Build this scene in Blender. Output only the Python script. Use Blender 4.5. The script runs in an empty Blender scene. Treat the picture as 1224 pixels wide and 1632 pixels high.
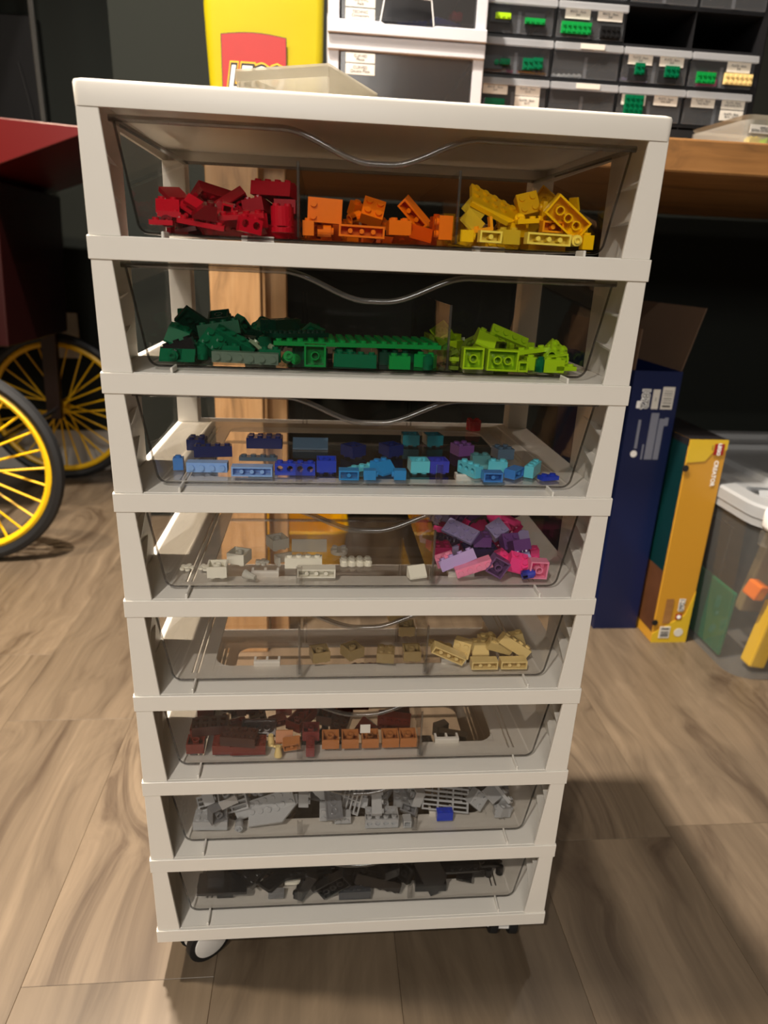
import bpy, bmesh, math, random
from mathutils import Matrix, Vector, Euler

scene = bpy.context.scene
COL = scene.collection
# ------------------------------------------------------------------ camera
CAMR = ((0.99556977, -0.08510560, 0.03997331), (0.00835846, -0.34334300, -0.93917289), (0.09365343, 0.93534626, -0.34111056))
cam_data = bpy.data.cameras.new('camera')
cam = bpy.data.objects.new('camera', cam_data)
COL.objects.link(cam)
_r, _u, _b = Vector(CAMR[0]), -Vector(CAMR[1]), -Vector(CAMR[2])
cam.matrix_world = Matrix(((_r.x, _u.x, _b.x, -0.0387084), (_r.y, _u.y, _b.y, -0.4885622), (_r.z, _u.z, _b.z, 0.6693154), (0, 0, 0, 1)))
cam_data.sensor_fit = 'VERTICAL'
cam_data.lens = 6.86
cam_data.sensor_height = 6.86 * 1632 / 1088.30
cam_data.sensor_width = cam_data.sensor_height * 0.75
cam_data.clip_start = 0.01
cam_data.clip_end = 50
cam_data.dof.use_dof = True
cam_data.dof.focus_distance = 0.56
cam_data.dof.aperture_fstop = 2.0
scene.camera = cam
# ------------------------------------------------------------------ world, lamps, exposure
world = bpy.data.worlds.new('world'); scene.world = world
world.use_nodes = True
world.node_tree.nodes['Background'].inputs[0].default_value = (1.0, 0.93, 0.85, 1)
world.node_tree.nodes['Background'].inputs[1].default_value = 0.02
def downlight(x, y, watts, size=0.09, z=2.385, colour=(1.0, 0.89, 0.765), spread=150):
    l = bpy.data.lights.new('ceiling_downlight', 'AREA'); l.shape = 'DISK'; l.size = size; l.energy = watts; l.color = colour; l.spread = math.radians(spread)
    o = bpy.data.objects.new('ceiling_downlight', l); o.location = (x, y, z); COL.objects.link(o); return o
downlight(-0.32, 0.27, 58, size=.07, spread=120)
downlight(-0.045, 0.07, 7, size=.07)
downlight(0.75, 0.72, 4)
downlight(-0.80, -1.75, 36, colour=(1.0, 0.92, 0.82))
downlight(-1.05, 0.15, 34, colour=(1.0, 0.83, 0.62))
# added fill light, unseen behind the camera, to brighten the front of the cart
fill_light = bpy.data.lights.new('front_fill_light', 'AREA'); fill_light.shape = 'RECTANGLE'; fill_light.size = 1.6; fill_light.size_y = 0.65
fill_light.energy = 46; fill_light.color = (1.0, 0.95, 0.88)
fill_ob = bpy.data.objects.new('front_fill_light', fill_light); fill_ob.location = (-0.5, -3.55, 2.0); fill_ob.rotation_euler = (math.pi / 2, 0, 0); COL.objects.link(fill_ob)
scene.view_settings.view_transform = 'Standard'
scene.view_settings.look = 'None'
scene.view_settings.gamma = 1.0
scene.view_settings.use_curve_mapping = False
scene.view_settings.exposure = 0.13
scene.cycles.max_bounces = 16
scene.cycles.transparent_max_bounces = 40
scene.cycles.transmission_bounces = 10
scene.cycles.glossy_bounces = 4
scene.cycles.diffuse_bounces = 4
scene.cycles.caustics_refractive = False
scene.cycles.caustics_reflective = False
scene.cycles.sample_clamp_indirect = 4.0
# ------------------------------------------------------------------ helpers
def lin(c):
    return tuple(((a / 255) / 12.92 if a / 255 <= .04045 else ((a / 255 + .055) / 1.055) ** 2.4) for a in c) + (1.0,)
MATS = {}
def nodes(name):
    m = bpy.data.materials.new(name); m.use_nodes = True; MATS[name] = m
    nt = m.node_tree; nt.nodes.clear()
    return m, nt, nt.nodes.new, nt.links.new
def pmat(name, rgb, rough=.4, vary=.06, scale=60, bump=0.0, metallic=0.0, spec=.5, coat=0.0, emit=0.0):
    """solid colour with a slight procedural mottling"""
    m, nt, N, L = nodes(name)
    out = N('ShaderNodeOutputMaterial'); b = N('ShaderNodeBsdfPrincipled'); L(b.outputs[0], out.inputs[0])
    tc = N('ShaderNodeTexCoord'); nz = N('ShaderNodeTexNoise'); nz.inputs['Scale'].default_value = scale; nz.inputs['Detail'].default_value = 4
    L(tc.outputs['Object'], nz.inputs['Vector'])
    c = lin(rgb); mx = N('ShaderNodeMix'); mx.data_type = 'RGBA'
    mx.inputs[6].default_value = tuple(a * (1 - vary) for a in c[:3]) + (1,); mx.inputs[7].default_value = tuple(min(1, a * (1 + vary)) for a in c[:3]) + (1,)
    L(nz.outputs['Fac'], mx.inputs[0]); L(mx.outputs[2], b.inputs['Base Color'])
    b.inputs['Roughness'].default_value = rough; b.inputs['Metallic'].default_value = metallic; b.inputs['Specular IOR Level'].default_value = spec; b.inputs['Coat Weight'].default_value = coat
    if bump:
        bp = N('ShaderNodeBump'); bp.inputs['Strength'].default_value = bump; bp.inputs['Distance'].default_value = .002
        L(nz.outputs['Fac'], bp.inputs['Height']); L(bp.outputs[0], b.inputs['Normal'])
    return m
def clear(name, tint, rough=.02, ior=1.45, haze=0.0, hazecol=(200, 200, 200)):
    """thin clear plastic: light passes straight, surface reflects by Fresnel, optional milky haze"""
    m, nt, N, L = nodes(name)
    out = N('ShaderNodeOutputMaterial'); t = N('ShaderNodeBsdfTransparent'); t.inputs[0].default_value = tuple(tint) + (1,)
    g = N('ShaderNodeBsdfGlossy'); g.inputs['Roughness'].default_value = rough
    fr = N('ShaderNodeFresnel'); fr.inputs[0].default_value = ior
    nz = N('ShaderNodeTexNoise'); nz.inputs['Scale'].default_value = 9; nz.inputs['Detail'].default_value = 3
    tc = N('ShaderNodeTexCoord'); L(tc.outputs['Object'], nz.inputs['Vector'])
    bp = N('ShaderNodeBump'); bp.inputs['Strength'].default_value = .08; bp.inputs['Distance'].default_value = .004
    L(nz.outputs['Fac'], bp.inputs['Height']); L(bp.outputs[0], g.inputs['Normal'])
    src = t
    if haze:
        d = N('ShaderNodeBsdfTranslucent'); d.inputs[0].default_value = lin(hazecol); d2 = N('ShaderNodeBsdfDiffuse'); d2.inputs[0].default_value = lin(hazecol)
        dm = N('ShaderNodeMixShader'); dm.inputs[0].default_value = .6; L(d.outputs[0], dm.inputs[1]); L(d2.outputs[0], dm.inputs[2])
        hm = N('ShaderNodeMixShader'); hm.inputs[0].default_value = haze; L(t.outputs[0], hm.inputs[1]); L(dm.outputs[0], hm.inputs[2]); src = hm
    ge = N('ShaderNodeNewGeometry'); iv = N('ShaderNodeMath'); iv.operation = 'SUBTRACT'; iv.inputs[0].default_value = 1; L(ge.outputs['Backfacing'], iv.inputs[1])
    fm = N('ShaderNodeMath'); fm.operation = 'MULTIPLY'; L(fr.outputs[0], fm.inputs[0]); L(iv.outputs[0], fm.inputs[1])
    mx = N('ShaderNodeMixShader'); L(fm.outputs[0], mx.inputs[0]); L(src.outputs[0], mx.inputs[1]); L(g.outputs[0], mx.inputs[2]); L(mx.outputs[0], out.inputs[0])
    return m
def glass(name, tint, rough=.03, ior=1.46):
    m, nt, N, L = nodes(name)
    out = N('ShaderNodeOutputMaterial'); b = N('ShaderNodeBsdfPrincipled'); b.inputs['Base Color'].default_value = tuple(tint) + (1,)
    b.inputs['Transmission Weight'].default_value = 1; b.inputs['Roughness'].default_value = rough; b.inputs['IOR'].default_value = ior
    nz = N('ShaderNodeTexNoise'); nz.inputs['Scale'].default_value = 40; bp = N('ShaderNodeBump'); bp.inputs['Strength'].default_value = .05; bp.inputs['Distance'].default_value = .001
    L(nz.outputs['Fac'], bp.inputs['Height']); L(bp.outputs[0], b.inputs['Normal']); L(b.outputs[0], out.inputs[0])
    return m
def cmat(name, rgb, amount=.55):
    """see-through coloured toy plastic"""
    m, nt, N, L = nodes(name)
    out = N('ShaderNodeOutputMaterial'); t = N('ShaderNodeBsdfTransparent'); c = lin(rgb); t.inputs[0].default_value = tuple(min(1, .25 + .75 * a ** .5) for a in c[:3]) + (1,)
    b = N('ShaderNodeBsdfPrincipled'); b.inputs['Roughness'].default_value = .12
    nz = N('ShaderNodeTexNoise'); nz.inputs['Scale'].default_value = 80; mx0 = N('ShaderNodeMix'); mx0.data_type = 'RGBA'
    mx0.inputs[6].default_value = c; mx0.inputs[7].default_value = tuple(a * .9 for a in c[:3]) + (1,); L(nz.outputs['Fac'], mx0.inputs[0]); L(mx0.outputs[2], b.inputs['Base Color'])
    mx = N('ShaderNodeMixShader'); mx.inputs[0].default_value = 1 - amount; L(t.outputs[0], mx.inputs[1]); L(b.outputs[0], mx.inputs[2]); L(mx.outputs[0], out.inputs[0])
    return m
def wood(name, lo, hi, along, stretch=(14, 1.1, 1.1), rough=.42, dark=None, per_object=True, scale=1.0, knots=0.0):
    m, nt, N, L = nodes(name)
    out = N('ShaderNodeOutputMaterial'); b = N('ShaderNodeBsdfPrincipled'); L(b.outputs[0], out.inputs[0])
    ge = N('ShaderNodeNewGeometry'); oi = N('ShaderNodeObjectInfo')
    ad = N('ShaderNodeVectorMath'); ad.operation = 'MULTIPLY_ADD'
    cb = N('ShaderNodeCombineXYZ'); mu = N('ShaderNodeMath'); mu.operation = 'MULTIPLY'; mu.inputs[1].default_value = 37.0 if per_object else 0.0
    L(oi.outputs['Random'], mu.inputs[0]); L(mu.outputs[0], cb.inputs[0]); L(mu.outputs[0], cb.inputs[1])
    L(ge.outputs['Position'], ad.inputs[0]); ad.inputs[1].default_value = (scale,) * 3; L(cb.outputs[0], ad.inputs[2])
    # large warp gives the cathedral figure, a stretched noise gives the fine grain
    w = N('ShaderNodeTexNoise'); w.inputs['Scale'].default_value = 2.6; w.inputs['Detail'].default_value = 2; w.inputs['Distortion'].default_value = .8
    L(ad.outputs[0], w.inputs['Vector'])
    sc_ = {'y': (stretch[0], stretch[1], stretch[2]), 'x': (stretch[1], stretch[0], stretch[0]), 'z': (stretch[0], stretch[0], stretch[1])}[along]
    st = N('ShaderNodeVectorMath'); st.operation = 'MULTIPLY'; st.inputs[1].default_value = sc_; L(ad.outputs[0], st.inputs[0])
    wv = N('ShaderNodeVectorMath'); wv.operation = 'MULTIPLY_ADD'; wv.inputs[1].default_value = (1.7, 1.7, 1.7); L(w.outputs['Color'], wv.inputs[0]); L(st.outputs[0], wv.inputs[2])
    ks = N('ShaderNodeVectorMath'); ks.operation = 'MULTIPLY'; ks.inputs[1].default_value = {'y': (4.2, 1.5, 1), 'x': (1.5, 4.2, 4.2), 'z': (4.2, 4.2, 1.5)}[along]; L(ad.outputs[0], ks.inputs[0])
    vo = N('ShaderNodeTexVoronoi'); vo.inputs['Scale'].default_value = 1.0 if knots else .2; L(ks.outputs[0], vo.inputs['Vector'])
    km = N('ShaderNodeMapRange'); km.interpolation_type = 'SMOOTHSTEP'; km.inputs[1].default_value = 0.0; km.inputs[2].default_value = .42; km.inputs[3].default_value = knots; km.inputs[4].default_value = 0.0; L(vo.outputs['Distance'], km.inputs[0])
    kc = N('ShaderNodeVectorMath'); kc.operation = 'ADD'; L(wv.outputs[0], kc.inputs[0]); L(km.outputs[0], kc.inputs[1]); wv = kc
    n1 = N('ShaderNodeTexNoise'); n1.inputs['Scale'].default_value = 1.0; n1.inputs['Detail'].default_value = 6; n1.inputs['Roughness'].default_value = .6; n1.inputs['Distortion'].default_value = 1.1; L(wv.outputs[0], n1.inputs['Vector'])
    st2 = N('ShaderNodeVectorMath'); st2.operation = 'MULTIPLY'; st2.inputs[1].default_value = tuple(a * (9 if i == 'xyz'.index('x' if along != 'x' else 'y') else 4) for i, a in enumerate(sc_)); L(ad.outputs[0], st2.inputs[0])
    n2 = N('ShaderNodeTexNoise'); n2.inputs['Scale'].default_value = 1.0; n2.inputs['Detail'].default_value = 3; L(st2.outputs[0], n2.inputs['Vector'])
    cr = N('ShaderNodeValToRGB'); L(n1.outputs['Fac'], cr.inputs[0])
    e = cr.color_ramp.elements; e[0].position = .30; e[0].color = lin(dark or tuple(a * .72 for a in lo)); e[1].position = .72; e[1].color = lin(hi)
    k = cr.color_ramp.elements.new(.44); k.color = lin(lo); k2 = cr.color_ramp.elements.new(.58); k2.color = lin(tuple((a + c) / 2 for a, c in zip(lo, hi)))
    mm = N('ShaderNodeMix'); mm.data_type = 'RGBA'; mm.blend_type = 'MULTIPLY'; mm.inputs[0].default_value = .35; L(cr.outputs[0], mm.inputs[6])
    cr2 = N('ShaderNodeValToRGB'); cr2.color_ramp.elements[0].position = .3; cr2.color_ramp.elements[0].color = (.55, .52, .5, 1); cr2.color_ramp.elements[1].position = .65; cr2.color_ramp.elements[1].color = (1, 1, 1, 1); L(n2.outputs['Fac'], cr2.inputs[0]); L(cr2.outputs[0], mm.inputs[7])
    hs = N('ShaderNodeHueSaturation'); mr = N('ShaderNodeMapRange'); mr.inputs[3].default_value = .86 if per_object else 1; mr.inputs[4].default_value = 1.12 if per_object else 1; L(oi.outputs['Random'], mr.inputs[0]); L(mr.outputs[0], hs.inputs['Value']); L(mm.outputs[2], hs.inputs['Color'])
    L(hs.outputs[0], b.inputs['Base Color']); b.inputs['Roughness'].default_value = rough
    bp = N('ShaderNodeBump'); bp.inputs['Strength'].default_value = .12; bp.inputs['Distance'].default_value = .001; L(n2.outputs['Fac'], bp.inputs['Height']); L(bp.outputs[0], b.inputs['Normal'])
    return m
# ---- toy brick shapes (metres, centred on the body) ----
U8 = .008
def ring(n, r, cx, cy, z, a0=0.0):
    return [(cx + r * math.cos(a0 + 2 * math.pi * i / n), cy + r * math.sin(a0 + 2 * math.pi * i / n), z) for i in range(n)]
class Geo:
    def __init__(s): s.v = []; s.f = []
    def add(s, vs, fs):
        b = len(s.v); s.v += [tuple(p) for p in vs]; s.f += [tuple(b + i for i in f) for f in fs]; return s
    def box(s, x0, x1, y0, y1, z0, z1):
        return s.add([(x0, y0, z0), (x1, y0, z0), (x1, y1, z0), (x0, y1, z0), (x0, y0, z1), (x1, y0, z1), (x1, y1, z1), (x0, y1, z1)],
                     [(0, 3, 2, 1), (4, 5, 6, 7), (0, 1, 5, 4), (1, 2, 6, 5), (2, 3, 7, 6), (3, 0, 4, 7)])
    def cyl(s, cx, cy, r, z0, z1, n=10, r1=None, bottom=True):
        r1 = r if r1 is None else r1
        vs = ring(n, r, cx, cy, z0) + ring(n, r1, cx, cy, z1)
        fs = [(i, (i + 1) % n, n + (i + 1) % n, n + i) for i in range(n)] + [tuple(range(n, 2 * n))]
        if bottom: fs.append(tuple(reversed(range(n))))
        return s.add(vs, fs)
    def tube(s, cx, cy, ro, ri, z0, z1, n=10, captop=False):
        vs = ring(n, ro, cx, cy, z0) + ring(n, ro, cx, cy, z1) + ring(n, ri, cx, cy, z0) + ring(n, ri, cx, cy, z1)
        fs = []
        for i in range(n):
            j = (i + 1) % n
            fs += [(i, j, n + j, n + i), (2 * n + j, 2 * n + i, 3 * n + i, 3 * n + j), (j, i, 2 * n + i, 2 * n + j)]
            if captop: fs.append((n + i, n + j, 3 * n + j, 3 * n + i))
        return s.add(vs, fs)
    def prism(s, poly, a0, a1, axis='x'):
        # poly: list of (u,w) counter-clockwise; axis x: (y,z), axis z: (x,y), axis y: (x,z)
        n = len(poly)
        def P(u, w, a): return {'x': (a, u, w), 'y': (u, a, w), 'z': (u, w, a)}[axis]
        vs = [P(u, w, a0) for u, w in poly] + [P(u, w, a1) for u, w in poly]
        fs = [(i, (i + 1) % n, n + (i + 1) % n, n + i) for i in range(n)] + [tuple(reversed(range(n))), tuple(range(n, 2 * n))]
        if axis == 'y': fs = [tuple(reversed(f)) for f in fs]
        return s.add(vs, fs)
def shell(g, nx, ny, h):
    X, Y, Z, w, t = nx * .004 - .0001, ny * .004 - .0001, h / 2, .0013, .0013
    o = [(-X, -Y), (X, -Y), (X, Y), (-X, Y)]; i = [(-X + w, -Y + w), (X - w, -Y + w), (X - w, Y - w), (-X + w, Y - w)]
    vs = [(a, b, -Z) for a, b in o] + [(a, b, Z) for a, b in o] + [(a, b, -Z) for a, b in i] + [(a, b, Z - t) for a, b in i]
    fs = [(4, 5, 6, 7), (12, 15, 14, 13)]
    for k in range(4):
        j = (k + 1) % 4
        fs += [(k, j, 4 + j, 4 + k), (8 + j, 8 + k, 12 + k, 12 + j), (j, k, 8 + k, 8 + j)]
    g.add(vs, fs)
    if ny == 1:
        for k in range(1, nx): g.cyl(-nx * .004 + k * U8, 0, .0017, -Z + .0002, Z - t, 8)
    else:
        for a in range(1, nx):
            for b in range(1, ny): g.tube(-nx * .004 + a * U8, -ny * .004 + b * U8, .00325, .0024, -Z, Z - t, 12)
def studs(g, nx, ny, z, cols=None, rows=None, n=10):
    for a in range(nx):
        if cols is not None and a not in cols: continue
        for b in range(ny):
            if rows is not None and b not in rows: continue
            g.cyl(-nx * .004 + .004 + a * U8, -ny * .004 + .004 + b * U8, .0024, z, z + .0017, n, bottom=False)
def holed(g, nx, ny, h):
    X, Y, Z = nx * .004 - .0001, ny * .004 - .0001, h / 2
    g.add([(-X, -Y, -Z), (X, -Y, -Z), (X, Y, -Z), (-X, Y, -Z)], [(0, 3, 2, 1)]); g.add([(-X, -Y, Z), (X, -Y, Z), (X, Y, Z), (-X, Y, Z)], [(0, 1, 2, 3)])
    for sx in (-X, X): g.add([(sx, -Y, -Z), (sx, Y, -Z), (sx, Y, Z), (sx, -Y, Z)], [(0, 1, 2, 3) if sx > 0 else (3, 2, 1, 0)])
    for k in range(nx):
        x0 = -X + 2 * X * k / nx; x1 = -X + 2 * X * (k + 1) / nx; c = (x0 + x1) / 2; hx = (x1 - x0) / 2; hz = Z
        out = [(1, 0), (1, 1), (0, 1), (-1, 1), (-1, 0), (-1, -1), (0, -1), (1, -1)]
        for y, fl in ((-Y, 0), (Y, 1)):
            vs = [(c + a * hx, y, b * hz) for a, b in out] + [(c + .0026 * math.cos(math.pi / 4 * i), y, .0006 + .0026 * math.sin(math.pi / 4 * i)) for i in range(8)]
            fs = [(i, (i + 1) % 8, 8 + (i + 1) % 8, 8 + i) for i in range(8)]
            g.add(vs, [tuple(reversed(f)) for f in fs] if fl else fs)
        vs = [(c + .0026 * math.cos(math.pi / 4 * i), y, .0006 + .0026 * math.sin(math.pi / 4 * i)) for y in (-Y, Y) for i in range(8)]
        g.add(vs, [((i + 1) % 8, i, 8 + i, 8 + (i + 1) % 8) for i in range(8)])
def toy(kind):
    g = Geo(); c = kind[0]
    H, P = .0096, .0032
    dig = kind[1:].isdigit() and len(kind) == 3
    if dig: ny, nx = int(kind[1]), int(kind[2])
    if c == 'b' and dig: shell(g, nx, ny, H); studs(g, nx, ny, H / 2)
    elif c == 'p' and dig: shell(g, nx, ny, P); studs(g, nx, ny, P / 2)
    elif c == 't' and dig:
        shell(g, nx, ny, P)
    elif c == 'k' and dig: holed(g, nx, ny, H); studs(g, nx, ny, H / 2)
    elif c == 's' and dig:
        X, Y, Z = nx * .004 - .0001, ny * .004 - .0001, H / 2
        prof = [(-Y, -Z), (Y, -Z), (Y, Z), (Y - (.0079 if ny > 1 else .001), Z), (-Y, -Z + .0016)]
        g.prism(prof, -X, X, 'x')
        if ny > 1: studs(g, nx, ny, Z, rows=[ny - 1])
    elif kind == 'c1': g.cyl(0, 0, .0039, -H / 2, H / 2, 14, bottom=False).tube(0, 0, .0039, .0026, -H / 2, -H / 2 + .004, 14); g.cyl(0, 0, .0025, -H / 2 + .0035, -H / 2 + .004, 14); g.tube(0, 0, .0024, .0016, H / 2, H / 2 + .0017, 10, True)
    elif kind == 'c2': g.cyl(0, 0, .0079, -H / 2, H / 2, 20); studs(g, 2, 2, H / 2)
    elif kind == 'cp1': g.cyl(0, 0, .0039, -P / 2, P / 2, 14); studs(g, 1, 1, P / 2)
    elif kind == 'cp2': g.cyl(0, 0, .0079, -P / 2, P / 2, 20); studs(g, 2, 2, P / 2)
    elif kind == 'rod':
        n = 10; vs = [(x, .0024 * math.cos(2 * math.pi * i / n), .0024 * math.sin(2 * math.pi * i / n)) for x in (-.0105, .0105) for i in range(n)]
        g.add(vs, [(i, n + i, n + (i + 1) % n, (i + 1) % n) for i in range(n)] + [tuple(range(n)), tuple(reversed(range(n, 2 * n)))])
        g.box(-.0118, -.0098, -.003, .003, -.003, .003)
    elif kind == 'wing':
        g.prism([(-.024, -.012), (.008, -.012), (.024, .004), (.024, .012), (-.024, .012)], -P / 2, P / 2, 'z')
        for a in range(5): g.cyl(-.020 + a * U8, .008, .0024, P / 2, P / 2 + .0017, 10, bottom=False)
        for a in range(4): g.cyl(-.020 + a * U8, 0, .0024, P / 2, P / 2 + .0017, 10, bottom=False)
    elif kind == 'brk':
        g.prism([(-.0079, -.0048), (.0079, -.0048), (.0079, .0048), (.0059, .0048), (.0059, -.0022), (-.0079, -.0022)], -.0039, .0039, 'y')
        g.cyl(-.004, 0, .0024, -.0022, -.0005, 10, bottom=False)
    elif kind == 'flw':
        g.cyl(0, 0, .0025, -.0012, .0012, 10)
        for i in range(5): g.cyl(.0042 * math.cos(i * 1.2566), .0042 * math.sin(i * 1.2566), .0022, -.001, .0008, 8)
    elif kind == 'grape':
        for a in range(4):
            for b in range(2): g.cyl(-.0105 + a * .007, -.0035 + b * .007, .0036, -.0025, .001, 12); g.cyl(-.0105 + a * .007, -.0035 + b * .007, .0024, .001, .0026, 10)
    elif kind == 'cone': g.cyl(0, 0, .0039, -H / 2, H / 2 - .001, 14, r1=.0024); studs(g, 1, 1, H / 2 - .001)
    elif kind == 'pan':
        for k in range(6): y = -.0105 + k * .0042; g.box(-.0239, .0239, y - .0008, y + .0008, -P / 2, P / 2)
        for x in (-.0231, -.0077, .0077, .0231): g.box(x - .0008, x + .0008, -.0097, .0097, -P / 2 + .0003, P / 2 - .0003)
    elif kind == 'j23': shell(g, 3, 2, H); studs(g, 3, 2, H / 2, cols=[0])
    elif kind == 'base': g.box(-.064, .064, -.032, .032, -P / 2, P / 2); studs(g, 16, 8, P / 2, n=8)
    else: raise ValueError(kind)
    return g
def mesh_of(name, g, bevel=0.0, seg=2, smooth=False, angle=25):
    me = bpy.data.meshes.new(name); me.from_pydata(g.v, [], g.f); me.update()
    if bevel:
        bm = bmesh.new(); bm.from_mesh(me)
        bmesh.ops.remove_doubles(bm, verts=bm.verts, dist=1e-6)
        ed = [e for e in bm.edges if len(e.link_faces) == 2 and e.calc_face_angle(0) > math.radians(angle)]
        bmesh.ops.bevel(bm, geom=ed, offset=bevel, segments=seg, affect='EDGES', profile=.5, clamp_overlap=True)
        bm.to_mesh(me); bm.free()
    if smooth:
        for p in me.polygons: p.use_smooth = True
        me.set_sharp_from_angle(angle=math.radians(40))
    return me
def link(name, me, mat, parent=None, loc=(0, 0, 0), rot=(0, 0, 0)):
    o = bpy.data.objects.new(name, me); COL.objects.link(o)
    if mat is not None and not me.materials: me.materials.append(MATS[mat] if isinstance(mat, str) else mat)
    o.location = loc; o.rotation_euler = rot
    if parent is not None: o.parent = parent
    return o
def obj(name, g, mat, parent=None, loc=(0, 0, 0), rot=(0, 0, 0), bevel=0.0, seg=2, smooth=False):
    return link(name, mesh_of(name, g, bevel, seg, smooth), mat, parent, loc, rot)
def thing(name, label, cat, loc=(0, 0, 0), rot=(0, 0, 0), group=None):
    o = bpy.data.objects.new(name, None); COL.objects.link(o); o.location = loc; o.rotation_euler = rot; o.empty_display_size = .05
    return tag(o, label, cat, group)
def tag(o, label, cat, group=None):
    o['label'] = label; o['category'] = cat
    if group: o['group'] = group
    return o
def struct(o, label=None):
    o['kind'] = 'structure'
    if label: o['label'] = label
    return o
def bx(*a): return Geo().box(*a)
def sweep(path, r, n=8, closed=False, g=None, rs=None):
    """round tube along a path of points"""
    g = g or Geo(); pts = [Vector(p) for p in path]; m = len(pts); vs = []
    up = Vector((0, 0, 1)); prev = None
    for i, p in enumerate(pts):
        a = pts[(i - 1) % m] if (closed or i > 0) else p; b = pts[(i + 1) % m] if (closed or i < m - 1) else p
        t = (b - a).normalized()
        if prev is None:
            ref = up if abs(t.z) < .9 else Vector((0, 1, 0)); u = t.cross(ref).normalized()
        else:
            u = (prev - t * prev.dot(t)).normalized()
        prev = u; w = t.cross(u); rr = rs[i] if rs else r
        vs += [p + rr * (u * math.cos(2 * math.pi * k / n) + w * math.sin(2 * math.pi * k / n)) for k in range(n)]
    fs = []
    for i in range(m if closed else m - 1):
        j = (i + 1) % m
        for k in range(n): fs.append((i * n + k, i * n + (k + 1) % n, j * n + (k + 1) % n, j * n + k))
    if not closed: fs += [tuple(reversed(range(n))), tuple(range((m - 1) * n, m * n))]
    return g.add(vs, fs)
def lettering(name, text, size, mat, parent, loc, rot=(math.pi / 2, 0, 0), align='CENTER', offset=0.0, extrude=.0001, shear=0.0, sx=1.0, bold=0.0):
    cu = bpy.data.curves.new('lettering', 'FONT'); cu.body = text; cu.size = size; cu.align_x = align; cu.align_y = 'CENTER'; cu.extrude = extrude; cu.shear = shear; cu.offset = offset + bold; cu.resolution_u = 3; cu.space_line = .85
    t = bpy.data.objects.new('lettering_source', cu); COL.objects.link(t)
    dg = bpy.context.evaluated_depsgraph_get(); me = bpy.data.meshes.new_from_object(t.evaluated_get(dg)); me.name = name
    bpy.data.objects.remove(t); bpy.data.curves.remove(cu)
    me.materials.clear(); me.materials.append(MATS[mat])
    o = bpy.data.objects.new(name, me); COL.objects.link(o); o.location = loc; o.rotation_euler = rot; o.scale = (sx, 1, 1)
    if parent is not None: o.parent = parent
    return o
def rrect(x0, x1, y0, y1, r, n=5):
    pts = []
    for cx, cy, a in ((x1 - r, y0 + r, -90), (x1 - r, y1 - r, 0), (x0 + r, y1 - r, 90), (x0 + r, y0 + r, 180)):
        for i in range(n + 1):
            t = math.radians(a + 90 * i / n); pts.append((cx + r * math.cos(t), cy + r * math.sin(t)))
    return pts
def loft(loops, cap0=True, cap1=True, g=None):
    g = g or Geo(); n = len(loops[0]); vs = [p for l in loops for p in l]; fs = []
    for i in range(len(loops) - 1):
        for k in range(n): fs.append((i * n + k, i * n + (k + 1) % n, (i + 1) * n + (k + 1) % n, (i + 1) * n + k))
    if cap0: fs.append(tuple(reversed(range(n))))
    if cap1: fs.append(tuple(range((len(loops) - 1) * n, len(loops) * n)))
    return g.add(vs, fs)
# ------------------------------------------------------------------ materials
pmat('cart_white', (226, 222, 214), rough=.38, vary=.015, scale=40, bump=.02)
clear('smoke_clear', (.958, .952, .945), rough=.03, ior=1.45)
clear('rim_clear', (.66, .65, .64), rough=.08, ior=2.1, haze=.16, hazecol=(170, 168, 164))
clear('slot_clear', (.80, .79, .78), rough=.06, ior=1.7)
clear('edge_clear', (.50, .49, .48), rough=.06, ior=1.9)
pmat('rubber_black', (18, 18, 19), rough=.6)
pmat('tyre_black', (22, 23, 25), rough=.55, bump=.1)
pmat('caster_white', (222, 220, 216), rough=.35)
wood('plank_wood', (92, 79, 64), (117, 102, 84), 'y', stretch=(13, .55, 1), dark=(64, 51, 39), rough=.42, knots=3.2)
wood('worktop_wood', (148, 104, 58), (176, 130, 78), 'x', stretch=(18, 1.5, 1), per_object=False, rough=.45)
wood('leg_wood', (196, 152, 104), (216, 176, 128), 'z', stretch=(20, 1.2, 1), per_object=False, rough=.5)
pmat('wall_green', (33, 36, 33), spec=.15, rough=.85, vary=.05, scale=3, bump=.05)
pmat('wall_plain', (96, 94, 88), rough=.85, vary=.03, scale=3)
pmat('ceiling_white', (178, 174, 166), rough=.9, vary=.02, scale=3)
pmat('baseboard_white', (190, 184, 176), rough=.5)
pmat('sub_floor', (60, 50, 42), rough=.9)
pmat('plate_white', (186, 180, 174), rough=.5)
pmat('bag_yellow', (160, 147, 1), spec=.25, rough=.5, vary=.04, scale=12, bump=.25)
pmat('print_red', (146, 22, 16), rough=.45)
pmat('print_black', (20, 18, 18), rough=.5)
pmat('print_white', (240, 240, 238), rough=.5)
pmat('print_yellow', (214, 168, 20), rough=.5)
pmat('ink_grey', (70, 70, 72), rough=.6)
pmat('tower_white', (186, 186, 192), rough=.35, vary=.02)
clear('tower_clear', (.74, .74, .75), rough=.15, haze=.16, hazecol=(120, 118, 118))
clear('pocket_clear', (.92, .92, .93), rough=.05)
pmat('pocket_edge', (200, 200, 202), rough=.25)
pmat('label_paper', (204, 200, 192), rough=.6)
pmat('cabinet_black', (20, 20, 23), rough=.45)
clear('bin_clear', (.80, .81, .83), rough=.05, haze=.13, hazecol=(168, 170, 174))
clear('bin_lip', (.70, .71, .73), rough=.08, haze=.55, hazecol=(196, 198, 202))
clear('frost', (.90, .89, .86), rough=.2, haze=.5, hazecol=(176, 171, 158))
clear('lid_clear', (.93, .93, .92), rough=.06, haze=.08, hazecol=(230, 226, 216))
clear('tray_haze', (.88, .88, .86), rough=.1, haze=.35, hazecol=(214, 212, 206))
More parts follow.
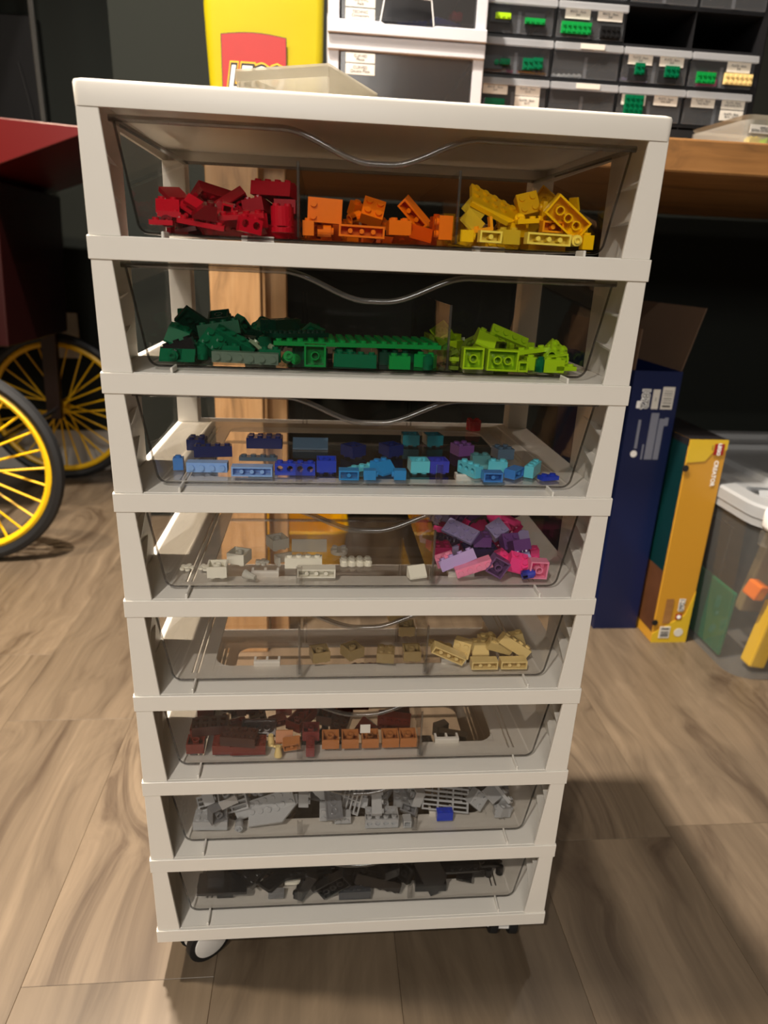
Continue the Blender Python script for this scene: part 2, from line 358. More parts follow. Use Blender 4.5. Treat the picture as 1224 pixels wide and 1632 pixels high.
clear('tote_clear', (.86, .87, .88), rough=.06, haze=.22, hazecol=(170, 172, 172))
clear('tote_lid', (.75, .76, .78), rough=.2, haze=.8, hazecol=(206, 209, 212))
pmat('latch_white', (235, 235, 233), rough=.3)
pmat('box_blue', (14, 26, 66), rough=.35, vary=.04, scale=10)
pmat('box_print_grey', (120, 124, 140), rough=.5)
pmat('cardboard', (88, 68, 52), rough=.8, vary=.08, scale=20)
pmat('box_amber', (190, 138, 40), rough=.35, vary=.03, scale=10)
pmat('box_yellow', (204, 170, 42), rough=.35, vary=.03)
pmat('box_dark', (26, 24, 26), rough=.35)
pmat('box_teal', (4, 40, 42), rough=.35, vary=.2, scale=14)
pmat('box_brown', (84, 52, 30), rough=.4, vary=.4, scale=30)
pmat('cart_red', (84, 9, 8), rough=.3, vary=.04, scale=8)
pmat('cart_dark_red', (34, 3, 3), rough=.35)
pmat('spoke_yellow', (240, 190, 20), rough=.35)
pmat('chrome', (200, 200, 200), rough=.15, metallic=1)
pmat('tv_black', (14, 14, 16), rough=.3)
clear('popcorn_glass', (.9, .88, .86), rough=.02)
TOY = dict(red=(190, 12, 36), darkred=(110, 4, 18), orange=(240, 118, 8), darkorange=(214, 84, 14), yellow=(248, 196, 10), darkyellow=(222, 160, 14), amber=(248, 164, 20),
    lightyellow=(252, 228, 96), vdgreen=(2, 50, 34), dgreen=(0, 92, 58), green=(12, 132, 58), sandgreen=(128, 146, 118), lime=(158, 200, 24), olive=(112, 138, 40), white=(240, 236, 220), black=(24, 24, 25),
    medblue=(64, 128, 204), lightblue=(136, 178, 236), blue=(22, 58, 186), navy=(22, 44, 116), sandblue=(92, 120, 146), azure=(40, 136, 204), aqua=(96, 196, 214), blueviolet=(56, 64, 180), teal=(28, 110, 124),
    purple=(128, 82, 156), lavender=(176, 150, 206), pink=(244, 146, 180), dpurple=(110, 76, 124), hotpink=(240, 70, 140), lilac=(180, 168, 216), indigo=(52, 40, 92), magenta=(170, 24, 90), vdpurple=(56, 38, 66),
    darktan=(150, 128, 86), tan=(226, 200, 136), rbrown=(112, 42, 30), dbrown=(62, 30, 20), nougat=(176, 112, 64), mbrown=(122, 52, 50), lgrey=(168, 170, 172), mgrey=(112, 114, 118), dgrey=(62, 64, 68))
for k_, c_ in TOY.items(): pmat('toy_' + k_, c_, rough=.22, vary=.03, scale=200, spec=.5)
for k_, c_, a_ in (('tranorange', (236, 92, 10), .4), ('tranyellow', (244, 214, 60), .45), ('trangreen', (20, 120, 80), .45), ('trangrey', (126, 146, 130), .4), ('tranaqua', (130, 206, 214), .45), ('tranwhite', (226, 224, 214), .4), ('tranbrown', (190, 140, 110), .5)):
    cmat('toy_' + k_, c_, a_)
# ------------------------------------------------------------------ the room
fl = struct(obj('floor', bx(-2.2, 2.4, -3.6, 1.9, -.06, -.0062), 'sub_floor'), 'wood-look plank floor')
random.seed(3)
PW = .183
JOINTS = {-1: .414, -2: .60, 4: .168}
pm = {}
for r in range(-11, 15):
    x0 = -.322 + r * PW
    if x0 < -2.2 or x0 + PW > 2.4: continue
    off = JOINTS.get(r, (r * .457) % 1.22)
    y = off - 1.22 * 4
    while y < 1.86:
        a, b_ = max(y, -3.58), min(y + 1.22, 1.86)
        if b_ - a > .02:
            key = round(b_ - a, 4)
            if key not in pm: pm[key] = mesh_of('plank', bx(.0001, PW - .0001, .0001, key - .0001, -.006, 0), bevel=.0004, seg=1)
            link('plank', pm[key], 'plank_wood', fl, (x0, a, 0))
        y += 1.22
struct(obj('ceiling', bx(-2.2, 2.4, -3.6, 1.9, 2.4, 2.46), 'ceiling_white'), 'plain white ceiling')
struct(obj('wall_back', bx(-.5, 2.4, 1.30, 1.9, 0, 2.4), 'wall_green'), 'dark grey-green wall behind the workbench')
struct(obj('wall_recess', bx(-2.2, -.5, 1.74, 1.9, 0, 2.4), 'wall_green'), 'dark grey-green wall behind the red wheeled cart')
struct(obj('wall_left', bx(-2.26, -2.2, -3.6, 1.9, 0, 2.4), 'wall_plain'))
struct(obj('wall_right', bx(2.4, 2.46, -3.6, 1.9, 0, 2.4), 'wall_plain'))
struct(obj('wall_front', bx(-2.2, 2.4, -3.66, -3.6, 0, 2.4), 'wall_plain'))
struct(obj('baseboard_back', bx(-2.2, -.5, 1.725, 1.74, 0, .13), 'baseboard_white', bevel=.003), 'pale baseboard behind the yellow-spoked wheels')
wp = thing('outlet_plate', 'pale square wall plate low behind the rear yellow wheel', 'wall plate', (-.822, 1.738, .425))
obj('plate', bx(-.045, .045, -.006, .002, -.068, .068), 'plate_white', wp, bevel=.002)
obj('socket', bx(-.018, .018, -.0075, -.006, .012, .045), 'baseboard_white', wp, bevel=.0007); obj('socket', bx(-.018, .018, -.0075, -.006, -.045, -.012), 'baseboard_white', wp, bevel=.0007)
# ------------------------------------------------------------------ workbench
tb = thing('workbench', 'long wooden workbench with a thick honey-brown top behind the drawer cart', 'workbench', (-.24, .57, 0))
obj('worktop', bx(0, 2.3, 0, .70, .811, .8555), 'worktop_wood', tb, bevel=.003)
for x0, x1, y0, y1 in ((.035, .11, .03, .07), (.113, .146, .075, .115), (1.98, 2.06, .03, .07), (.035, .11, .62, .66), (1.98, 2.06, .62, .66)):
    obj('leg', bx(x0, x1, y0, y1, 0, .811), 'leg_wood', tb, bevel=.002)
# ------------------------------------------------------------------ the drawer cart
ZT, PITCH, BAND, TOPT = .7675, .0878284, .0145191, .0148640
DEP = .262
cart = thing('drawer_cart', 'tall white plastic rolling cart with eight clear drawers', 'drawer cart', (0, 0, 0))
g = Geo(); g.box(-.1903, .1903, 0, DEP, ZT - .004, ZT)
tp = loft([[(x, y, ZT - TOPT) for x, y in rrect(-.1898, .1898, .0004, DEP, .004)], [(x, y, ZT - .0022) for x, y in rrect(-.1903, .1903, 0, DEP, .005)], [(x, y, ZT - .0006) for x, y in rrect(-.1897, .1897, .0006, DEP - .0006, .005)], [(x, y, ZT) for x, y in rrect(-.188, .188, .0022, DEP - .002, .005)]], cap0=False)
loft([[(x, y, ZT - .004) for x, y in rrect(-.187, .187, .003, DEP - .003, .003)], [(x, y, ZT - TOPT) for x, y in rrect(-.187, .187, .003, DEP - .003, .003)]], cap0=True, cap1=False, g=tp)
a_ = [(x, y, ZT - TOPT) for x, y in rrect(-.1898, .1898, .0004, DEP, .004)]; b_ = [(x, y, ZT - TOPT) for x, y in rrect(-.187, .187, .003, DEP - .003, .003)]
n_ = len(a_); tp.add(a_ + b_, [((i + 1) % n_, i, n_ + i, n_ + (i + 1) % n_) for i in range(n_)])
obj('top_panel', tp, 'cart_white', cart, smooth=True)
def shelf_geo():
    g = Geo()   # origin at shelf top
    O, I, Y1, Y2, SL = .1872, .131, .045, .222, ((.1425, .1440), (.1470, .1485))
    g.box(-.19, .19, 0, .003, -BAND, 0)
    g.box(-.19, -O, .003, DEP, -BAND, 0); g.box(O, .19, .003, DEP, -BAND, 0)
    g.box(-O, O, DEP - .003, DEP, -BAND, 0)
    g.box(-O, O, .003, .034, -.002, 0)
    g.box(-I, I, .034, Y1, -.002, 0)
    for s in (1, -1):
        e = [I, SL[0][0], SL[0][1], SL[1][0], SL[1][1], O]
        for a, b in ((e[0], e[1]), (e[2], e[3]), (e[4], e[5])): g.box(min(s * a, s * b), max(s * a, s * b), .034, Y2, -.002, 0)
        r = .016
        for cy, q in ((Y1, 1), (Y2, -1)):
            pl = [(s * I, cy)] + [(s * (I - r + r * math.sin(t * math.pi / 10)), cy + q * (r - r * math.cos(t * math.pi / 10))) for t in range(6)]
            if s * q < 0: pl = pl[::-1]
            g.prism(pl, -.002, 0, 'z')
    g.box(-O, O, Y2, DEP - .003, -.002, 0)
    return g
shelf_me = mesh_of('shelf', shelf_geo(), bevel=.0004, seg=1)
HO = PITCH - BAND
def post_geo(s):
    g = Geo(); a, t, b = .1890, .1755, .1685
    pl = [(s * b, 0), (s * a, 0), (s * a, HO), (s * t, HO)]
    if s < 0: pl = pl[::-1]
    g.prism(pl, .0012, .004, 'y')
    x0, x1 = sorted((s * .1868, s * a)); g.box(x0, x1, .004, .092, 0, HO)
    return g
def web_geo(s, fr):
    xi = .1685 + (.1755 - .1685) * fr + .0006; z = HO * fr; g = Geo()
    pl = [(s * xi, .004), (s * .1868, .004), (s * .1868, .074), (s * .1862, .074)]
    if s < 0: pl = pl[::-1]
    return g.prism(pl, z, z + .0013, 'z')
post_me = {s: mesh_of('post', post_geo(s), bevel=.0004, seg=1) for s in (1, -1)}
web_me = {(s, f): mesh_of('web', web_geo(s, f)) for s in (1, -1) for f in (.33, .66)}
rear_me = {s: mesh_of('rear_post', bx(*sorted((s * .168, s * .189)), .240, .2615, 0, HO), bevel=.0006, seg=1) for s in (1, -1)}
rib_me = mesh_of('guide_rib', bx(-.0009, .0009, .0032, .020, 0, .0042), bevel=.0005, seg=1)
tab_g = Geo().box(-.0115, .0115, -.0015, .0015, 0, .005).box(-.0115, -.0095, .0015, .007, 0, .005).box(.0095, .0115, .0015, .007, 0, .005).box(-.001, .001, .0015, .007, 0, .005)
tab_me = mesh_of('catch_tab', tab_g)
# drawer shell: origin at the top of the shelf below it
DZ0, DZ1 = .0028, HO - .0028
HT, HB, FY, BY, TH = .1722, .1612, .0188, .226, .0016
def hw(z): return HB + (HT - HB) * (z - DZ0) / (DZ1 - DZ0)
def front_outline(inset=0.0, dip=True):
    pts = []; r = .008; z0 = DZ0 + inset
    for s, rng in ((1, range(0, 7)), ):
        for i in rng:
            t = math.radians(-90 + 80 * i / 6); pts.append((HB - r + .0004 + (r - inset) * math.cos(t), DZ0 + r + (r - inset) * math.sin(t)))
    right = pts[:]
    right.append((HT - inset, DZ1))
    top = []
    if dip:
        for i in range(29):
            x = .066 - .132 * i / 28; u = min(1, max(0, (.066 - abs(x)) / .060)); top.append((x, DZ1 - .0182 * (u * u * (3 - 2 * u))))
    left = [(-x, z) for x, z in reversed(right)]
    return right + top + left
def drawer_geo():
    g = Geo()
    g.prism(front_outline(), FY, FY + TH, 'y')
    g.prism([(x * .955, z) for x, z in front_outline(dip=False)], BY - TH, BY, 'y')
    for s in (1, -1):
        a = [(s * (HB - .001), FY + TH, DZ0 + .003), (s * (HB - .001 - TH), FY + TH, DZ0 + .003), (s * (HT - TH), FY + TH, DZ1), (s * HT, FY + TH, DZ1)]
        b = [(p[0] * .955, BY - TH, p[2]) for p in a]
        g.add(a + b, [(0, 1, 5, 4), (1, 2, 6, 5), (2, 3, 7, 6), (3, 0, 4, 7)] if s < 0 else [(4, 5, 1, 0), (5, 6, 2, 1), (6, 7, 3, 2), (7, 4, 0, 3)])
    k = HB - .003
    g.add([(-k, FY + TH, DZ0), (k, FY + TH, DZ0), (k * .955, BY - TH, DZ0), (-k * .955, BY - TH, DZ0), (-k, FY + TH, DZ0 + TH), (k, FY + TH, DZ0 + TH), (k * .955, BY - TH, DZ0 + TH), (-k * .955, BY - TH, DZ0 + TH)], [(0, 3, 2, 1), (4, 5, 6, 7)])
    return g
drawer_me = mesh_of('drawer', drawer_geo())
def rim_geo():
    o = [(x, FY + TH / 2 - .0004, z) for x, z in front_outline()]
    # top run only: from right top corner over the dip to left top corner
    i0 = 7; i1 = i0 + 30
    top = o[i0:i1 + 1]
    g = sweep([(top[0][0] + .0026, top[0][1], top[0][2])] + top + [(top[-1][0] - .0026, top[-1][1], top[-1][2])], .0021, 10)
    for s in (1, -1):
        a = (s * (HT + .0008), FY, DZ1 - .0005); b = (s * HT * .955, BY, DZ1 - .0005); g.add(*_bar(a, b, .0022, .0011))
    g.add(*_bar((-HT * .955, BY - TH / 2, DZ1), (HT * .955, BY - TH / 2, DZ1), .0016, .0012))
    return g
def _bar(a, b, w, h):
    a, b = Vector(a), Vector(b); t = (b - a).normalized(); u = t.cross(Vector((0, 0, 1))).normalized() * w; z = Vector((0, 0, h))
    v = [a - u - z, a + u - z, a + u + z, a - u + z, b - u - z, b + u - z, b + u + z, b - u + z]
    return v, [(0, 1, 2, 3), (7, 6, 5, 4), (4, 5, 1, 0), (5, 6, 2, 1), (6, 7, 3, 2), (7, 4, 0, 3)]
rim_me = mesh_of('rim', rim_geo(), smooth=True)
lo_pts = [(x, FY + TH / 2, z) for x, z in front_outline()]
edge_path = lo_pts[-8:] + lo_pts[:8]
edge_me = mesh_of('lower_edge', sweep(edge_path, .0009, 6), smooth=True)
div_me = mesh_of('divider', bx(-.0008, .0008, FY + TH + .0006, BY - TH - .001, DZ0 + TH + .0002, DZ0 + .049), bevel=.0002, seg=1)
dedge_me = mesh_of('divider_edge', sweep([(0, FY + TH + .0014, DZ0 + TH + .001), (0, FY + TH + .0014, DZ0 + .049)], .0010, 8), smooth=True)
slot_me = mesh_of('divider_slot', Geo().box(-.0026, -.0014, FY + TH, FY + TH + .0022, DZ0 + TH, DZ0 + .0165).box(.0014, .0026, FY + TH, FY + TH + .0022, DZ0 + TH, DZ0 + .0165).box(-.0014, .0014, FY + TH, FY + TH + .0006, DZ0 + TH, DZ0 + .0165))
bslot_me = mesh_of('divider_slot', Geo().box(-.0026, -.0014, BY - TH - .0025, BY - TH, DZ0 + TH, DZ0 + .046).box(.0014, .0026, BY - TH - .0025, BY - TH, DZ0 + TH, DZ0 + .046))
DIVS = {0: (-.055, .055), 1: (.055,), 2: (), 3: (.055,), 4: (-.055, .055), 5: (.055,), 6: (), 7: ()}
for k in range(8):
    st = ZT - (TOPT + (k + 1) * PITCH - BAND)
    sh = link('shelf', shelf_me, 'cart_white', cart, (0, 0, st))
    for s in (1, -1):
        link('post', post_me[s], 'cart_white', sh); link('rear_post', rear_me[s], 'cart_white', sh)
        for f in (.33, .66): link('web', web_me[(s, f)], 'cart_white', sh)
        link('guide_rib', rib_me, 'cart_white', sh, (s * .1425, 0, 0)); link('catch_tab', tab_me, 'cart_white', sh, (s * .0845, .0445, 0))
    dw = link('drawer', drawer_me, 'smoke_clear', cart, (0, 0, st))
    link('rim', rim_me, 'rim_clear', dw); link('lower_edge', edge_me, 'edge_clear', dw)
    for s in (-.055, .055):
        link('divider_slot', slot_me, 'slot_clear', dw, (s, 0, 0)); link('divider_slot', bslot_me, 'slot_clear', dw, (s, 0, 0))
    for s in DIVS[k]:
        link('divider', div_me, 'smoke_clear', dw, (s, 0, 0)); link('divider_edge', dedge_me, 'rim_clear', dw, (s, 0, 0))
    if k == 5:
        stk = obj('sticker', bx(-.0045, .0045, FY - .0004, FY - .0001, HO - .0405, HO - .0315), 'label_paper', dw, (.0035, 0, 0)); stk['label'] = 'tiny pale sticker below the handle dip'
def caster(x, y, yaw):
    c = obj('caster', Geo().cyl(0, 0, .011, .0405, .0495, 16).cyl(0, 0, .006, .034, .0405, 12), 'caster_white', cart, (x, y, 0), (0, 0, yaw), smooth=True)
    # hood over the wheel
    pr = [(-.020, .018), (-.017, .018)] + [(-.017 * math.cos(t * math.pi / 8), .020 + .0175 * math.sin(t * math.pi / 8)) for t in range(1, 8)] + [(.017, .018), (.020, .018)] + [(.020 * math.cos(t * math.pi / 8), .020 + .021 * math.sin(t * math.pi / 8)) for t in range(1, 8)]
    obj('hood', Geo().prism(pr, -.0055, .0055, 'y'), 'caster_white', c, (.010, 0, 0))
    def disc(r, h, y0, m, nm, n=28):
        vs = [(r * math.cos(2 * math.pi * i / n), y, .0235 + r * math.sin(2 * math.pi * i / n)) for y in (y0, y0 + h) for i in range(n)]
        return obj(nm, Geo().add(vs, [(i, n + i, n + (i + 1) % n, (i + 1) % n) for i in range(n)] + [tuple(range(n)), tuple(reversed(range(n, 2 * n)))]), m, c, (.010, 0, 0), bevel=.001, smooth=True)
    disc(.0235, .0085, -.0145, 'rubber_black', 'wheel'); disc(.0235, .0085, .006, 'rubber_black', 'wheel')
    disc(.0178, .0025, -.0160, 'caster_white', 'hub_cover'); disc(.0178, .0025, .0135, 'caster_white', 'hub_cover')
caster(-.160, .026, math.radians(36)); caster(.158, .032, math.radians(86)); caster(-.150, .225, math.radians(10)); caster(.150, .225, math.radians(-30))
# ------------------------------------------------------------------ translucent box on the cart
yaw = math.atan2(.08, .04) - math.pi / 2
bt = thing('clear_box', 'small frosted clear plastic box turned upside down on the cart top', 'plastic box', (-.035, .080, ZT + .0003), (0, 0, yaw))
W1, W2, H1 = .078, .092, .0345
obj('lid', Geo().box(-W1, 0, 0, W2, H1 - .0016, H1).box(-W1, 0, 0, .0015, .0265, H1 - .0016).box(-W1, 0, W2 - .0015, W2, .020, H1 - .0016).box(-W1, -W1 + .0015, .0015, W2 - .0015, .020, H1 - .0016).box(-.0015, 0, .0015, W2 - .0015, 0.0, H1 - .0016), 'frost', bt)
obj('body', Geo().box(-W1 + .002, -.002, .002, .0032, 0, .0335).box(-W1 + .002, -.002, W2 - .0032, W2 - .002, 0, .0335).box(-W1 + .002, -W1 + .0032, .0032, W2 - .0032, 0, .0335), 'lid_clear', bt)
# ------------------------------------------------------------------ shopping bag on the bench
TBZ = .8557
bag = thing('shopping_bag', 'bright yellow shopping bag with a red square logo on the bench', 'shopping bag', (-.125, .70, TBZ))
def bag_loop(z, w, d, wob):
    pts = rrect(-w, w, 0, d, .012, 4); return [(x + wob * math.sin(x * 60 + z * 31), y + wob * math.sin(z * 47 + x * 35) , z) for x, y in pts]
obj('body', loft([bag_loop(0, .081, .095, .0), bag_loop(.05, .083, .09, .0006), bag_loop(.10, .0845, .08, .001), bag_loop(.15, .0865, .068, .0016), bag_loop(.20, .0885, .05, .002), bag_loop(.26, .0895, .03, .002)], cap1=False), 'bag_yellow', bag, smooth=True)
LX, LZ = -.0155, .0735
pts_ = [(-.0465, -.048), (.0465, -.048), (.0465, .044)] + [(.0465 - .093 * t / 8, .044 + .004 * math.sin(math.pi * t / 8)) for t in range(1, 8)] + [(-.0465, .044)]
obj('logo_border', Geo().prism([(x * 1.02 + LX, z * 1.02 + LZ) for x, z in pts_], -.0032, -.0026, 'y'), 'print_black', bag)
obj('logo_square', Geo().prism([(x + LX, z + LZ) for x, z in pts_], -.0038, -.0032, 'y'), 'print_red', bag)
for off_, m_, dy in ((.0070, 'print_yellow', -.0040), (.0050, 'print_black', -.0043), (.0016, 'print_white', -.0046)):
    lettering('logo_lettering', 'LEGO', .046, m_, bag, (LX + .001, dy, LZ - .013), offset=off_, shear=.25, sx=.68)
# ------------------------------------------------------------------ white drawer tower on the bench
tw = thing('drawer_tower', 'white plastic tower of wide clear-fronted drawers beside the yellow bag', 'drawer tower', (-.033, .66, TBZ))
TW, TD = .229, .28
fr_ = Geo()
for x0, x1 in ((0, .0165), (TW - .0165, TW)): fr_.box(x0, x1, .004, TD, 0, .26)
fr_.box(0, TW, .0, TD, .100, .119); fr_.box(0, TW, TD - .004, TD, 0, .26); fr_.box(0, TW, .0, TD, .222, .24)
obj('frame', fr_, 'tower_white', tw, bevel=.0015)
def tower_drawer(z0, z1, labels, pocket):
    d = obj('drawer', bx(.019, TW - .019, .002, .0045, z0, z1), 'tower_clear', tw)
    obj('tray', Geo().box(.019, .021, .0045, TD - .02, z0, z1 - .012).box(TW - .021, TW - .019, .0045, TD - .02, z0, z1 - .012).box(.019, TW - .019, .0045, TD - .02, z0, z0 + .002), 'tower_clear', d)
    for (x, z, w, h, t) in labels:
        obj('label', bx(x, x + w, .0012, .0019, z, z + h), 'label_paper', d, bevel=.0002, seg=1)
        lettering('lettering', t, h * .40, 'ink_grey', d, (x + w / 2, .0011, z + h / 2))
    return d
lw = tower_drawer(.003, .098, [(.026, .0855, .0425, .0125, 'CURVED\nPlates'), (.026, .0705, .0425, .0135, 'CURVED\nDouble Plate')], False)
uw = tower_drawer(.139, .222, [(.0245, .153, .0420, .0130, 'TECHNIC\nAxle'), (.0245, .1385, .0420, .0130, 'TECHNIC\nConnectors')], True)
obj('drawer_front_bar', Geo().prism([(.0, .120), (TW, .120), (TW, .136), (TW - .075, .136), (TW - .079, .134), (.080, .134), (.076, .1365), (0, .1365)], -.004, .004, 'y'), 'tower_white', uw, bevel=.001)
pk = [(.074, .1355), (.151, .1355), (.146, .166)] + [(.1465 - .067 * t / 6, .164 + .006 * math.sin(math.pi * t / 6)) for t in range(1, 6)] + [(.0795, .166)]
obj('handle_pocket', Geo().prism(pk, -.0030, .0006, 'y'), 'pocket_clear', uw)
obj('pocket_edge', sweep([(x, -.003, z) for x, z in [pk[0]] + pk[:1:-1] + [pk[1]]], .0012, 6), 'pocket_edge', uw)
# dark parts lying in the tower drawers
for i, (nm, x, z, kk, cc, rz, lab) in enumerate((('loose_part', .085, .147, 'b24', 'black', 20, 'black toy part behind the handle pocket of the tower drawer'), ('loose_part', .125, .147, 'b26', 'blue', -15, 'bright blue toy part inside the upper tower drawer'), ('loose_part', .175, .152, 'b26', 'blue', 30, 'blue toy part at the right of the upper tower drawer'), ('loose_part', .190, .163, 'b22', 'red', 10, 'red toy part atop blue ones in the upper tower drawer'), ('loose_part', .110, .010, 'b26', 'lgrey', 10, 'pale grey toy part lying in the lower tower drawer'), ('loose_part', .152, .014, 'b26', 'white', -20, 'white toy part lying in the lower tower drawer'))):
    tag(obj(nm, toy(kk), 'toy_' + cc, None, (-.033 + x, .66 + .05, TBZ + z), (0, 0, math.radians(rz))), lab, 'toy part')
# ------------------------------------------------------------------ black parts cabinet
cb = thing('parts_cabinet', 'black cabinet of small clear drawers with white labels on the bench', 'parts cabinet', (.2005, .745, TBZ))
CP, RP, NR = .1135, .0540, 5
CWD = 4 * CP + .0125; CH = .004 + NR * RP
fg = Geo(); fg.box(0, CWD, .150, .154, 0, CH); fg.box(0, .009, .0, .150, 0, CH); fg.box(CWD - .009, CWD, .0, .150, 0, CH)
fg.box(.009, CWD - .009, .0, .150, 0, .042)
for r in range(1, NR + 1): fg.box(.009, CWD - .009, .002, .150, r * RP - .0085, r * RP - .0045)
for c in range(1, 4): fg.box(c * CP + .0052, c * CP + .0072, .003, .150, .042, CH - .0085)
obj('frame', fg, 'cabinet_black', cb)
obj('side_edge', bx(CWD + .0005, CWD + .008, .01, .154, 0, CH), 'cabinet_black', cb, bevel=.001)
CW_, RH_ = CP - .006, .0470
cd_front = mesh_of('drawer', bx(0, CW_, -.003, -.0012, 0, RH_ - .009), bevel=.0008, seg=1)
cd_lip = mesh_of('lip', Geo().prism([(-.008, RH_ - .010), (-.0012, RH_ - .010), (.004, RH_), (-.006, RH_)], 0, CW_ + .003, 'x'), bevel=.0006, seg=1)
cd_body = mesh_of('tray', Geo().box(0, .0014, -.0012, .135, 0, RH_ - .012).box(CW_ - .0014, CW_, -.0012, .135, 0, RH_ - .012).box(.0014, CW_ - .0014, -.0012, .135, 0, .0014))
cd_div = mesh_of('divider', bx(CW_ / 2 - .0025, CW_ / 2 + .0025, -.001, .0005, .001, RH_ * .62))
def cab_drawer(col, row, labels=(), samples=(), tag_top=False, cloudy=None):
    d = link('drawer', cd_front, 'bin_clear', cb, (.0085 + col * CP, 0, row * RP - .0035))
    link('lip', cd_lip, 'bin_lip', d); link('tray', cd_body, 'bin_clear', d); link('divider', cd_div, 'bin_lip', d)
    for (x, z, t) in labels:
        w, h = .040, .0150
        obj('label', bx(x, x + w, -.0040, -.0034, z, z + h), 'label_paper', d, bevel=.0002, seg=1)
        lettering('lettering', t, h * .30, 'ink_grey', d, (x + w / 2, -.0042, z + h / 2))
    if tag_top: obj('label', bx(.040, .079, -.0092, -.0085, RH_ - .0085, RH_ - .001), 'label_paper', d, bevel=.0002, seg=1)
    for (x, z, kk, cc, bw, bh, dx, dz) in samples:
        if bw: obj('backing_square', bx(x - bw / 2 + dx, x + bw / 2 + dx, -.0042, -.0034, z - bh / 2 + dz, z + bh / 2 + dz), 'cabinet_black', d)
        obj('sample_brick', toy(kk), 'toy_' + cc, d, (x, -.0060, z), (math.pi / 2, 0, 0))
B_ = 'BRICK - Basic\n'; P_ = 'PLATE - Basic\n'
cab_drawer(0, 3, [], [(.0265, .0205, 'p13', 'lime', .031, .020, -.004, .002), (.077, .0165, 'p14', 'green', .031, .016, 0, .004)])
cab_drawer(1, 3, [(.011, .0245, B_ + '2x6'), (.063, .0245, B_ + '2x8')], [(.0300, .0120, 'p26', 'green', 0, 0, 0, 0), (.0850, .0095, 'p24', 'black', .030, .018, 0, 0)])
cab_drawer(0, 2, [], [(.0220, .0135, 'cp1', 'dgreen', .032, .018, -.006, 0), (.0345, .0140, 'b12', 'dgreen', 0, 0, 0, 0), (.0720, .0135, 'p22', 'dgreen', .028, .018, 0, 0), (.0880, .0150, 'p22', 'dgreen', 0, 0, 0, 0)])
cab_drawer(1, 2, [], [], True)
cab_drawer(2, 2, [(.008, .0240, P_ + '2x2'), (.060, .0240, P_ + '2x3')], [(.0280, .0180, 'p22', 'dgreen', .031, .018, -.002, -.008), (.0820, .0170, 'p23', 'dgreen', .031, .018, -.006, -.007)])
cab_drawer(3, 2, [(.060, .0225, P_ + '2x6')], [(.0265, .0120, 'p24', 'green', 0, 0, 0, 0), (.0810, .0130, 'p26', 'tan', 0, 0, 0, 0)])
cab_drawer(0, 1, [(.004, .0245, B_ + '2x4'), (.057, .0245, P_ + '2x10'), (.057, .0085, P_ + '2x12')], [(.024, .010, 'p24', 'dgreen', 0, 0, 0, 0)])
cab_drawer(1, 1, [], [], True)
cab_drawer(2, 1, [(.006, .0215, P_ + '4x4'), (.060, .0235, P_ + '6x6, 6x8')], [(.0260, .0195, 'p44', 'dgreen', 0, 0, 0, 0)])
cab_drawer(3, 1, [(.010, .0245, P_ + '4x6, 4x12'), (.062, .0245, P_ + '6x8, 6x10, 6x14'), (.062, .0080, P_ + '8x16, 16x16')], [])
for c_ in (2, 3): cab_drawer(c_, 4, [], [])
cab_drawer(0, 4, [], []); cab_drawer(1, 4, [], [])
for i, (col_, row_, x, z, kk, cc, lab) in enumerate(((0, 2, .020, .006, 'p26', 'nougat', 'tan-brown plate lying in the second-row left cabinet drawer'), (0, 2, .050, .006, 'p24', 'magenta', 'magenta plate lying in the second-row left cabinet drawer'), (0, 2, .085, .006, 'p26', 'amber', 'amber plate lying in the second-row left cabinet drawer'), (3, 2, .040, .010, 'b24', 'hotpink', 'pink brick lying in the second-row rightmost cabinet drawer'), (3, 2, .045, .021, 'b22', 'red', 'red brick atop the pink one in the cabinet drawer'), (2, 2, .028, .006, 'p26', 'lilac', 'pale lilac plate lying in the second-row third cabinet drawer'), (1, 2, .030, .006, 'p26', 'white', 'white plate lying in the nearly empty cabinet drawer'))):
    tag(obj('loose_part', toy(kk), 'toy_' + cc, None, (.2005 + .0085 + col_ * CP + x, .765, TBZ + row_ * RP - .0035 + z), (0, 0, .2 * (i % 3 - 1))), lab, 'toy part')
# ------------------------------------------------------------------ shallow clear tray at the bench edge
tr = thing('clear_tray', 'shallow clear plastic tray with a white label at the bench edge', 'plastic tray', (.567, .576, TBZ), (0, 0, math.radians(5)))
def tray_wall(z0, z1, e, m, nm):
    o = [[(x, y, z0) for x, y in rrect(.004, .20, .004, .141, .012)], [(x, y, z1) for x, y in rrect(0, .204, 0, .145, .014)]]
    g = loft(o, cap0=(z0 == 0), cap1=False)
    loft([[(x, y, z1) for x, y in rrect(.002, .202, .002, .143, .013)], [(x, y, z0 + .001) for x, y in rrect(.006, .198, .006, .139, .011)]], cap0=False, cap1=(z0 == 0), g=g)
    return obj(nm, g, m, tr, smooth=True)
tray_wall(0, .030, 0, 'tray_haze', 'body'); tray_wall(.030, .0365, 0, 'frost', 'rim')
obj('label', bx(.006, .050, -.0016, -.0010, .0125, .0235), 'label_paper', tr); lettering('lettering', 'SIMPLE\nEXTRA CATEGORIES', .0042, 'ink_grey', tr, (.028, -.0018, .018))
for i, (x, y, cc, kk) in enumerate(((.030, .03, 'lightyellow', 'b22'), (.065, .04, 'lime', 'b24'), (.10, .05, 'tan', 'b24'))):
    tag(obj('loose_part', toy(kk), 'toy_' + cc, None, (.567 + x, .576 + y, TBZ + .0064), (0, 0, .3 * i)), ('pale yellow', 'lime green', 'tan')[i] + ' toy brick lying in the shallow clear tray', 'toy brick')
